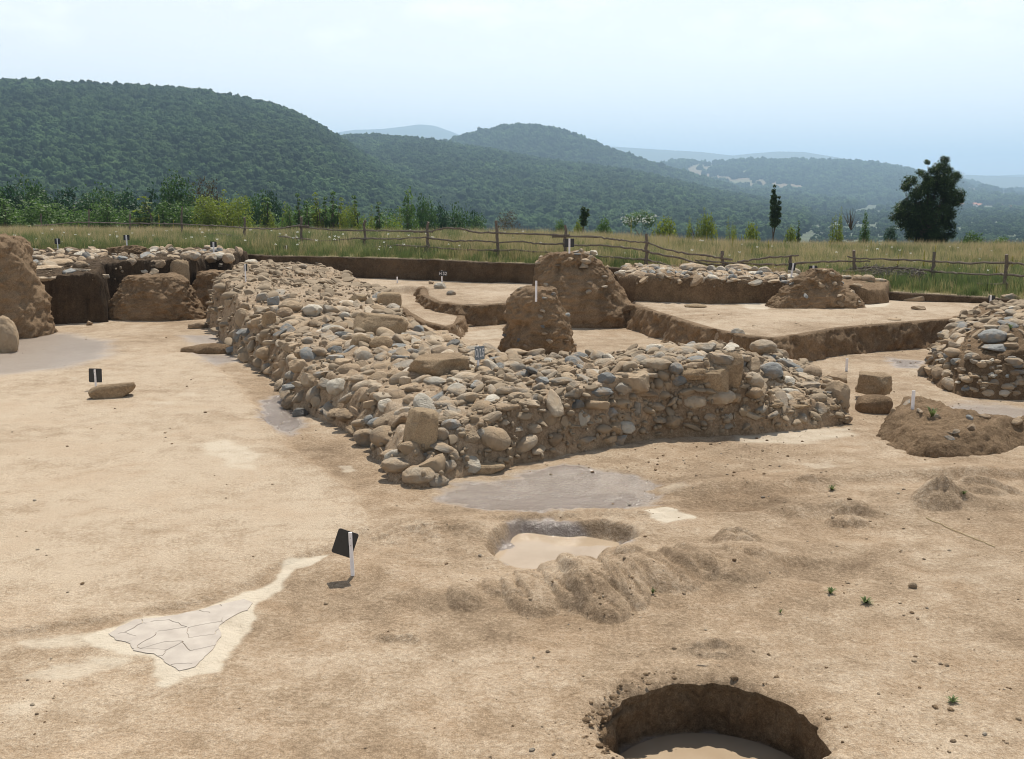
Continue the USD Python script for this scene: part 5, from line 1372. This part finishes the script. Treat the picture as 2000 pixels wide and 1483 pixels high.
def own_tree(name, label, cat, px, dist, clumps, leafm, n, size, r0, seed, tipsel=2, split=.3, shell=.5, extra=None):
    """A tree drawn from the photograph: clumps (px, py, radius px, depth offset in radii)."""
    rng = np.random.default_rng(seed)
    x = ray(px, 440)[0] / ray(px, 440)[1] * dist
    g = float(G(np.array([x]), np.array([dist]), False)[0])
    root = thing(name, label, cat, (x, dist, g))
    cs, rs = [], []
    for a, b, r, o in clumps:
        q = at_depth(a, b, dist); R = r * dist / FPX
        cs.append(q + [0, o * R, 0] - [x, dist, g]); rs.append(R)
    obj('trunk', limbs(None, [np.array(c) * .97 for c in cs[::tipsel]], r0, rng, split), M['bark'], root, True, local=True)
    obj('crown', leaves(cs, rs, n, size, rng, shell), leafm, root, False, local=True)
    if extra:
        obj('dead_branch', extra(np.array([x, dist, g])), M['bark'], root, True, local=True)
    return root

big = []
r_ = np.random.default_rng(4)
for a, b, r in ((1842, 312, 8), (1836, 324, 12), (1848, 330, 12), (1812, 318, 6), (1822, 333, 12), (1802, 340, 12), (1862, 345, 12), (1838, 348, 18), (1812, 352, 18), (1780, 352, 14), (1772, 364, 12), (1858, 362, 16), (1835, 370, 20), (1805, 372, 20), (1868, 378, 14), (1788, 380, 16), (1850, 388, 18), (1820, 392, 22),
                (1795, 400, 18), (1864, 395, 13), (1840, 408, 20), (1768, 396, 14), (1760, 410, 15), (1752, 422, 13), (1780, 418, 18), (1808, 420, 22), (1840, 428, 20), (1856, 420, 14), (1770, 436, 16), (1795, 440, 20), (1825, 446, 20), (1850, 442, 14), (1812, 455, 16), (1785, 452, 12), (1874, 388, 8), (1800, 464, 14), (1828, 462, 16), (1776, 460, 10), (1850, 458, 13), (1838, 470, 10), (1812, 472, 12), (1790, 474, 9)):
    for o in (-.6, .6):
        big.append((a + r_.uniform(-4, 4), b + r_.uniform(-4, 4), r * .92 * r_.uniform(.8, 1.15), o + r_.uniform(-.3, .3)))
own_tree('tree', 'big dark leafy tree standing alone at the right of the meadow', 'tree', 1812, 62, big, M['leaf_dark'], 42000, .105, .14, 5, 3, .22, .15,
         extra=lambda o: tube(np.array([at_depth(p, q, 61.6) - o for p, q in ((1772, 392), (1768, 378), (1764, 368))]), [.02, .014, .006], 5))
own_tree('cypress_tree', 'slim dark cypress with twin tops alone on the meadow', 'tree', 1512, 64, [(1513, 364, 3, 0), (1511, 374, 5, 0), (1512, 384, 7, 0), (1511, 394, 8, 0), (1512, 405, 9, 0), (1512, 416, 9, 0), (1511, 427, 9, 0), (1512, 437, 9, 0), (1522, 386, 3, 0), (1522, 396, 5, 0), (1521, 408, 6, 0), (1520, 420, 7, 0), (1519, 432, 7, 0)], M['leaf_dark'], 3600, .10, .05, 6, 2, .3)
own_tree('column_shrub', 'dark narrow upright shrub left of the white flowering bush', 'shrub', 1140, 62, [(1139, 408, 5, 0), (1141, 416, 7, 0), (1139, 426, 8, 0), (1140, 435, 8, 0), (1148, 410, 3, 0), (1147, 420, 5, 0)], M['leaf_dark'], 1300, .10, .04, 7, 2)
own_tree('flowering_shrub', 'broad shrub covered in white blossom behind the fence', 'shrub', 1255, 66, [(1225, 430, 11, 0), (1240, 426, 13, 0), (1258, 424, 14, .3), (1272, 428, 13, 0), (1235, 436, 12, -.4), (1265, 436, 12, -.3)], M['leaf_green'], 1500, .10, .04, 8, 2)
def blossom():
    rng = np.random.default_rng(9)
    p = stage.GetPrimAtPath('/World/flowering_shrub')
    L = []
    ico = trimesh.creation.icosphere(0)
    o = origin(p)
    for _ in range(130):
        q = at_depth(rng.uniform(1214, 1282), 0, 66)
        c = at_depth(rng.choice([1225, 1240, 1258, 1270]) + rng.normal(0, 8), rng.choice([424, 428, 432]) + rng.normal(0, 5), 65.6 + rng.uniform(-.4, .4))
        L.append((np.array(ico.vertices) * rng.uniform(.02, .045) + c, ico.faces))
    obj('blossom', join(L), M['flower_white'], p, False)
blossom()
def twig_shrub():
    rng = np.random.default_rng(10)
    b = at_depth(1662, 450, 64)
    root = thing('dead_shrub', 'bare dead twig shrub among green shrubs left of the big tree', 'shrub', b)
    L = []
    for k in range(14):
        tip = at_depth(1662 + rng.normal(0, 8), 404 + rng.uniform(0, 25), 64 + rng.normal(0, .3)) - b
        q = np.linspace(0, 1, 8)[:, None]
        L.append(tube(q * tip + rng.normal(0, .03, (8, 3)) * q, np.linspace(.025, .006, 8), 4, False))
    obj('twigs', join(L), M['bark'], root, True, local=True)
twig_shrub()

# tall yellow mullein spikes
def mullein():
    rng = np.random.default_rng(12)
    spots = [(1112, 452, 490), (1430, 462, 500), (1500, 470, 505), (1448, 458, 478), (1305, 462, 492), (1232, 430, 470), (1392, 465, 490), (1752, 498, 540), (1802, 490, 545), (1824, 480, 530), (1786, 455, 480), (1800, 452, 478), (1975, 500, 540), (1944, 520, 555), (1380, 452, 470), (1850, 505, 535), (1620, 470, 500), (1552, 465, 495), (1700, 470, 500), (155, 437, 460), (312, 420, 452), (340, 430, 456), (425, 440, 462), (455, 432, 458), (664, 428, 450), (1760, 488, 515), (1468, 480, 510)]
    proto = '/World/Looks/trees/mullein_plant'
    root = UsdGeom.Xform.Define(stage, proto).GetPrim(); root.SetSpecifier(Sdf.SpecifierClass)
    n = 8
    st = tube(np.stack([.01 * np.sin(np.arange(n)), 0 * np.arange(n), np.linspace(-.05, .95, n)], 1), np.linspace(.012, .008, n), 5)
    obj('stem', st, M['grass_green'], root, True, local=True)
    cs = [(0, 0, t) for t in np.linspace(.5, 1.0, 12)]
    obj('flower_spike', leaves(cs, [.035 * (1.15 - .6 * (t[2] - .5) * 2) for t in cs], 260, .035, rng, .3), M['flower_yellow'], root, False, local=True)
    obj('leaf', leaves([(0, 0, .1), (0, 0, .2), (0, 0, .35)], [.18, .13, .08], 60, .12, rng, .3), M['grass_green'], root, False, local=True)
    for px, tp, bs in spots:
        z = .9
        for _ in range(6):
            w = at(px, bs, z); z = float(G(w[:1], w[1:2], False)[0])
        if w[1] > 66:
            w = at_depth(px, bs, 62); w[2] = float(G(w[:1], w[1:2], False)[0])
        h = at_depth(px, tp, w[1])[2] - w[2]
        ref('mullein', proto, w, rng.uniform(0, 6), (max(.7, h * .75),) * 2 + (max(h, .5),), 'tall mullein spike with yellow flowers rising from the meadow grass', 'wild plant', 'mullein spikes in the meadow')
mullein()

# weeds growing on the dig
def weed(px, py, w, h, label, seed, green='grass_green'):
    rng = np.random.default_rng(seed)
    p = hit(px, py)
    d = np.linalg.norm(p - EYE); W_, H_ = .8 * w * d / FPX, .75 * h * d / FPX
    root = thing('weed', label, 'weed', p)
    L = []
    for _ in range(26):
        a = rng.uniform(0, 6.28); l = rng.uniform(.4, 1) * W_ / 2
        q = np.linspace(0, 1, 5)[:, None]
        tip = np.array([math.cos(a) * l, math.sin(a) * l, rng.uniform(.3, 1) * H_])
        c = q * tip * [1, 1, 0] + np.array([0, 0, 1]) * (tip[2] * np.sin(q * 1.7))
        s = np.array([-math.sin(a), math.cos(a), 0]) * W_ * .05
        wd = np.array([.6, 1, .9, .6, .05])[:, None]
        v = np.stack([c + s * wd, c - s * wd], 1).reshape(-1, 3)
        k = np.arange(4)[:, None] * 2
        L.append((v, np.vstack([k + [0, 1, 3], k + [0, 3, 2]])))
    obj('leaf_tuft', join(L), M[green], root, False, local=True)
for i, (px, py, w, h, lb) in enumerate([(1524, 1198, 16, 12, 'small green seedling on the sandy ground, alone at right of the rock lumps'), (1622, 1160, 34, 16, 'green weed sprig in the brown hollow right of the rock lumps'), (1690, 1178, 50, 14, 'flat spreading grass weed beside a white pebble at right'), (1625, 958, 26, 14, 'weed in the small shaded hollow'),
                                        (1882, 966, 22, 12, 'weed between the two dark lumps at right'), (1820, 816, 40, 26, 'weed growing on the low dark earth mound'), (1972, 644, 22, 14, 'green weed on top of the right stone heap'), (1860, 1372, 40, 12, 'small weed at the lower right edge of the sand'), (1275, 1160, 20, 18, 'weed in the cleft between the rock lumps'),
                                        (1755, 548, 12, 26, 'weed under the fence beside the brush pile'), (843, 540, 10, 26, 'thin green weed under the meadow cut left of the lettered card'), (950, 541, 8, 24, 'thin green weed under the meadow cut right of the lettered card')]):
    weed(px, py, w, h, lb, 300 + i)
def straw():
    a, b = at(1805, 1012), at(1945, 1072)
    q = np.linspace(0, 1, 14)[:, None]
    rng = np.random.default_rng(3)
    l = a + (b - a) * q + rng.normal(0, .006, (14, 3)); l[:, 2] = G(l[:, 0], l[:, 1]) + .008
    tag(obj('straw', tube(l, .004, 5), M['grass_seed']), 'long dry straw lying on the sandy ground at right', 'straw')
straw()

# ------------------------------------------------------------------ hills, forest, valley, village, haze
def azel(px, py):
    d = ray(px, py)
    return math.atan2(d[0], d[1]), d[2] / math.hypot(d[0], d[1])

HILLS = {}
class Hill:
    def __init__(self, name, crest, D, r0, valley=-36., back=1.35, gully=.10, seed=0, lift=0.0, ease=1.0):
        A = np.array([azel(*c) for c in crest])
        self.a, self.z = A[:, 0], ZC + A[:, 1] * D - lift
        self.D, self.r0, self.v, self.back, self.gully, self.seed, self.ease = D, r0, valley, back, gully, seed, ease
        HILLS[name] = self
    def h(self, x, y):
        a, r = np.arctan2(x, y), np.hypot(x, y)
        crest = np.interp(a, self.a, self.z)
        edge = ss(self.a[0] - .12, self.a[0], a) * ss(self.a[-1] + .12, self.a[-1], a)
        t = np.clip((r - self.r0) / (self.D - self.r0), 0, 1.0)
        s = ss(0, 1, t) ** self.ease * .45 + .55 * t ** (1.1 * self.ease)
        s = np.where(r > self.D, 1 - .75 * ss(self.D, self.D * self.back, r), s)
        g = 1 + self.gully * 2 * fb(x / self.D * 9, y / self.D * 9, 0, 1., 4, self.seed) * (1 - s) * 2 * (t > 0)
        return self.v + (crest - self.v) * edge * s * g

Hill('wooded_hill', [(-500, 150), (-200, 150), (0, 153), (80, 154), (150, 158), (300, 166), (400, 174), (450, 186), (500, 194), (540, 203), (570, 213), (600, 228), (630, 246), (650, 255), (680, 278), (710, 298), (760, 325), (830, 355), (900, 385), (980, 410), (1060, 432)], 1250, 420, lift=7, seed=3)
Hill('wooded_spur', [(480, 290), (600, 272), (680, 265), (750, 265), (800, 268), (850, 274), (900, 283), (950, 288), (1000, 298), (1050, 308), (1120, 317), (1200, 328), (1280, 343), (1330, 355), (1400, 372), (1480, 385), (1560, 400), (1650, 418)], 1900, 700, lift=8, seed=5)
Hill('conical_hill', [(780, 300), (850, 282), (890, 272), (920, 262), (950, 255), (985, 248), (1020, 245), (1050, 247), (1080, 252), (1110, 260), (1140, 272), (1180, 287), (1220, 302), (1260, 316), (1300, 328), (1360, 345), (1450, 372)], 2700, 1900, lift=8, seed=7)
Hill('field_hill', [(1150, 335), (1230, 328), (1290, 321), (1330, 314), (1370, 316), (1420, 319), (1460, 314), (1550, 314), (1640, 316), (1700, 320), (1740, 326), (1780, 334), (1830, 346), (1900, 362), (1990, 378), (2100, 385)], 4200, 2700, lift=9, seed=9)
Hill('small_wooded_hill', [(1780, 385), (1830, 370), (1865, 358), (1885, 354), (1905, 358), (1935, 369), (1960, 371), (2000, 370), (2100, 366), (2300, 362)], 5200, 3900, lift=9, seed=11)
Hill('far_ridge', [(560, 275), (640, 262), (690, 254), (750, 252), (790, 247), (820, 243), (850, 246), (880, 257), (910, 268), (980, 282), (1080, 285), (1150, 284), (1220, 288), (1300, 293), (1370, 297), (1430, 304), (1470, 300), (1520, 296), (1570, 297), (1620, 305), (1680, 315), (1760, 326), (1850, 340), (2000, 346), (2200, 340)], 8600, 6400, back=1.1, gully=.04, seed=13)
Hill('farther_ridge', [(1500, 318), (1700, 330), (1850, 340), (1920, 344), (2000, 341), (2200, 335)], 11000, 9400, back=1.1, gully=.03, seed=15)

FIELDS = [[(1340, 326), (1375, 316), (1395, 318), (1385, 345), (1350, 350), (1330, 345)], [(1380, 322), (1420, 324), (1425, 334), (1390, 332)], [(1270, 330), (1310, 330), (1320, 340), (1275, 336)], [(1340, 346), (1410, 342), (1480, 350), (1560, 362), (1610, 372), (1560, 376), (1460, 368), (1380, 356)],
          [(1435, 333), (1460, 333), (1462, 343), (1440, 343)], [(1880, 366), (1900, 362), (1930, 374), (2005, 372), (2100, 370), (2100, 398), (2000, 396), (1930, 386), (1880, 382)], [(1600, 385), (1650, 384), (1660, 390), (1610, 392)]]
M['hill_field'] = plain('stubble_field', (0.40, 0.285, 0.155), 0.95, 0.3, 0.012, 0.1)

def hill_meshes():
    rng = np.random.default_rng(101)
    ico = trimesh.creation.icosphere(3)
    protos = []
    for k in range(6):
        v = np.array(ico.vertices)
        v = v * (1 + .9 * (meshkit.fbm(v * 1.7 + k * 11, 2, k) - .5) + .75 * (meshkit.fbm(v * 4.5 + k * 5, 3, k + 9) - .5))[:, None]
        v = v * [1, 1, .95 + .12 * k % .4]
        protos.append(((v, ico.faces), M['crown']))
    allp, alls = [], []
    for name, H in HILLS.items():
        a0, a1 = H.a[0] - .12, H.a[-1] + .12
        na, nr = int((a1 - a0) / .0035), 90
        r = np.concatenate([np.linspace(H.r0, H.D, 64), np.linspace(H.D, H.D * H.back, 14)[1:]])
        A, R = np.meshgrid(np.linspace(a0, a1, na), r, indexing='ij')
        x, y = (R * np.sin(A)).ravel(), (R * np.cos(A)).ravel()
        z = H.h(x, y)
        struct(name, (np.stack([x, y, z], 1), grid_faces(na, len(r))[:, ::-1]), M['floor'] if name != 'field_hill' and name != 'small_wooded_hill' else M['hill_floor'])
        if 'ridge' in name:
            continue
        size = {'wooded_hill': 3.1, 'wooded_spur': 4.2, 'conical_hill': 6.5, 'field_hill': 8.5, 'small_wooded_hill': 9.0}[name]
        amin, amax = max(a0, -.60), min(a1, .60)
        rr1 = H.D * 1.03
        area = (amax - amin) * (rr1 ** 2 - H.r0 ** 2) / 2
        n = int(area / (size ** 2 * 2.5))
        a = rng.uniform(amin, amax, n); r = np.sqrt(rng.uniform(H.r0 ** 2, rr1 ** 2, n))
        x, y = r * np.sin(a), r * np.cos(a)
        z = H.h(x, y)
        # not where a nearer hill hides it, nor in the open fields
        vis = z > -35.5
        d = np.array([x, y * 1.0, z - ZC])
        for on, O in HILLS.items():
            if O.D < H.D:
                ca = np.interp(np.arctan2(x, y), O.a, O.z, left=-99, right=-99)
                vis &= (z + 2.2 * size - ZC) / r > (ca - ZC) / O.D - .002
        if name in ('field_hill', 'small_wooded_hill', 'wooded_spur'):
            cx = x / (y * CP - (z - ZC) * SP) * FPX + CX
            cy = CY - ((z - ZC) * CP + y * SP) / (y * CP - (z - ZC) * SP) * FPX
            for F_ in FIELDS:
                if name != 'wooded_spur':
                    vis &= ~((sdf(np.array(F_, float), cx, cy, 60.) > rng.normal(0, 2.0, n)) & (rng.random(n) > .03))
        if name == 'wooded_hill':
            vis &= (r < H.D * 1.01)
        x, y, z, nn = x[vis], y[vis], z[vis], vis.sum()
        s = size * rng.uniform(.5, 1.35, nn) * (.8 + .5 * (fb(x, y, 0, .01, 3, 8) + .5))
        allp.append(np.stack([x, y, z + s * .45], 1)); alls.append(s)
    # valley floor
    a = np.linspace(-1.1, 1.1, 240); r = np.concatenate([np.linspace(130, 600, 40), np.geomspace(620, 19000, 60)])
    A, R = np.meshgrid(a, r, indexing='ij')
    x, y = (R * np.sin(A)).ravel(), (R * np.cos(A)).ravel()
    z = -36.4 + 3 * fb(x, y, 0, .002, 3, 4)
    z = np.where(R.ravel() < 600, -37.5, z)
    struct('valley_floor', (np.stack([x, y, z], 1), grid_faces(len(a), len(r))[:, ::-1]), M['floor'])
    n = 20000
    a = rng.uniform(-.1, .60, n); r = 300 * (4200 / 300) ** rng.random(n)
    x, y = r * np.sin(a), r * np.cos(a)
    z = np.maximum(-37.0, np.where(r < 460, G(x, y, False), -37.5))
    s = np.clip(r / 420, 2.2, 8.) * rng.uniform(.6, 1.25, n)
    clear = (fb(x, y, 0, .004, 3, 14) > .10) & (r > 1100)
    hidden = np.zeros(n, bool)
    for O in HILLS.values():
        hidden |= (O.h(x, y) > z + 1) & (r > O.r0)
    cx = x / (y * CP - (z - ZC) * SP) * FPX + CX
    cy = CY - ((z - ZC) * CP + y * SP) / (y * CP - (z - ZC) * SP) * FPX
    town = (cx > 1872) & (cx < 2010) & (cy > 389) & (cy < 412) & (rng.random(n) < .72)
    k = ~clear & ~hidden & ~town
    allp.append(np.stack([x, y, z + s * .4], 1)[k]); alls.append(s[k])
    p, s = np.vstack(allp), np.concatenate(alls)
    print('forest', len(p))
    sc = np.stack([s * rng.uniform(.85, 1.15, len(s)), s * rng.uniform(.85, 1.15, len(s)), s * rng.uniform(.85, 1.3, len(s))], 1)
    instancer('forest', protos, p, rng.random(len(p)) * 6.28, sc, rng.integers(0, 6, len(p)), label='dense green forest covering the hills and the valley', cat='forest')

M['hill_floor'] = mat('hill_grassland', {'g': ('geometry', {}), 'n': ('noise_texture', {'scale': 0.004, 'detail': 6.0, 'roughness': .6}), 'r': ('rgb_ramp', {'ramp': [(.35, (.07, .085, .035)), (.5, (.09, .075, .035)), (.66, (.11, .075, .036))]}), 'p': ('principled_bsdf', {'roughness': .95})},
                        [('g.position', 'n.vector'), ('n.fac', 'r.fac'), ('r.color', 'p.base_color')])
hill_meshes()

def on_hill(px, py):
    """First hill or valley point along a line of sight."""
    d = ray(px, py); t = np.geomspace(300, 12000, 4000) / d[1]
    x, y, z = d[0] * t, d[1] * t, ZC + d[2] * t
    h = np.full(len(t), -36.4)
    for H in HILLS.values():
        r = np.hypot(x, y)
        h = np.maximum(h, np.where((r > H.r0) & (r < H.D * H.back), H.h(x, y), -99))
    i = np.argmax(z < h)
    return np.array([x[i], y[i], h[i]])

def village():
    rng = np.random.default_rng(61)
    wallm, roofm, winm = plain('pale_plaster', (.62, .58, .52), .9, .1, .3), plain('red_roof_tiles', (.36, .16, .10), .9, .25, .5), plain('dark_window', (.05, .06, .07), .4)
    proto = '/World/Looks/trees/far_house'
    root = UsdGeom.Xform.Define(stage, proto).GetPrim(); root.SetSpecifier(Sdf.SpecifierClass)
    obj('wall', trimesh.creation.box([10, 8, 5], transform=trimesh.transformations.translation_matrix([0, 0, 2.5])), wallm, root, False, local=True)
    v = np.array([[-5.6, -4.6, 4.9], [5.6, -4.6, 4.9], [5.6, 4.6, 4.9], [-5.6, 4.6, 4.9], [-5.6, 0, 8], [5.6, 0, 8]])
    f = np.array([[0, 1, 5], [0, 5, 4], [2, 3, 4], [2, 4, 5], [0, 4, 3], [1, 2, 5], [0, 3, 2], [0, 2, 1]])
    obj('roof', (v, f), roofm, root, False, local=True)
    for x in (-3, 0, 3):
        obj('window', trimesh.creation.box([1.2, .1, 1.4], transform=trimesh.transformations.translation_matrix([x, -4.03, 2.8])), winm, root, False, local=True)
    spots = [(1889, 397, 0), (1898, 392, 1), (1906, 396, 0), (1916, 395, 0), (1925, 396, 0), (1922, 391, 1), (1932, 398, 0), (1945, 399, 0), (1953, 404, 0), (1962, 402, 0), (1903, 404, 0), (1912, 406, 0), (1976, 409, 0), (1990, 401, 0), (1879, 402, 0), (1938, 393, 1), (1969, 397, 0), (1895, 405, 0), (1439, 348, 2), (1660, 371, 2), (1705, 389, 2)]
    for px, py, kd in spots:
        p = on_hill(px, py)
        s = rng.uniform(.8, 1.2) * max(1.0, p[1] / 3000)
        if kd == 2:
            lb = {1439: 'lone pale house among the open fields of the far hill', 1660: 'lone pale building low on the far hill', 1705: 'lone pale building in the valley left of the big tree'}[px]
            ref('house', proto, p, rng.uniform(-.4, .4), s, lb, 'house')
        else:
            ref('house', proto, p, rng.uniform(-.5, .5), s, 'pale house with red roof in the hazy village at the far right', 'house', 'village houses in the valley')
    m = on_hill(1299, 322)
    mast = thing('radio_mast', 'thin lattice radio mast on the far hill crest', 'mast', m)
    hh = 42.0
    L = [tube(np.array([[x, y, -2], [x * .3, y * .3, hh]]), .45, 4) for x, y in ((-2, -2), (2, -2), (0, 2.2))]
    for k in range(10):
        z0, z1 = hh * k / 10, hh * (k + 1) / 10
        q0, q1 = 2 - 1.4 * k / 10, 2 - 1.4 * (k + 1) / 10
        L.append(tube(np.array([[-q0, -q0, z0], [q1, -q1, z1]]), .2, 4))
    obj('lattice', join(L), plain('mast_steel', (.5, .35, .33), .6), mast, True, local=True)
village()

hz = trimesh.creation.box(bounds=[[-16000, -4000, -60], [16000, 19000, 640]])
HAZE = 0.00017
haze_mat = usdkit.material(stage, '/World/Looks/haze', {'v': ('principled_volume', {'color': (0.51, 0.745, 1.0), 'density': HAZE, 'anisotropy': 0.35})}, [], volume='v.volume')
tag(obj('haze', hz, haze_mat, None, False), 'pale blue summer haze over the valley', 'haze', kind='stuff')
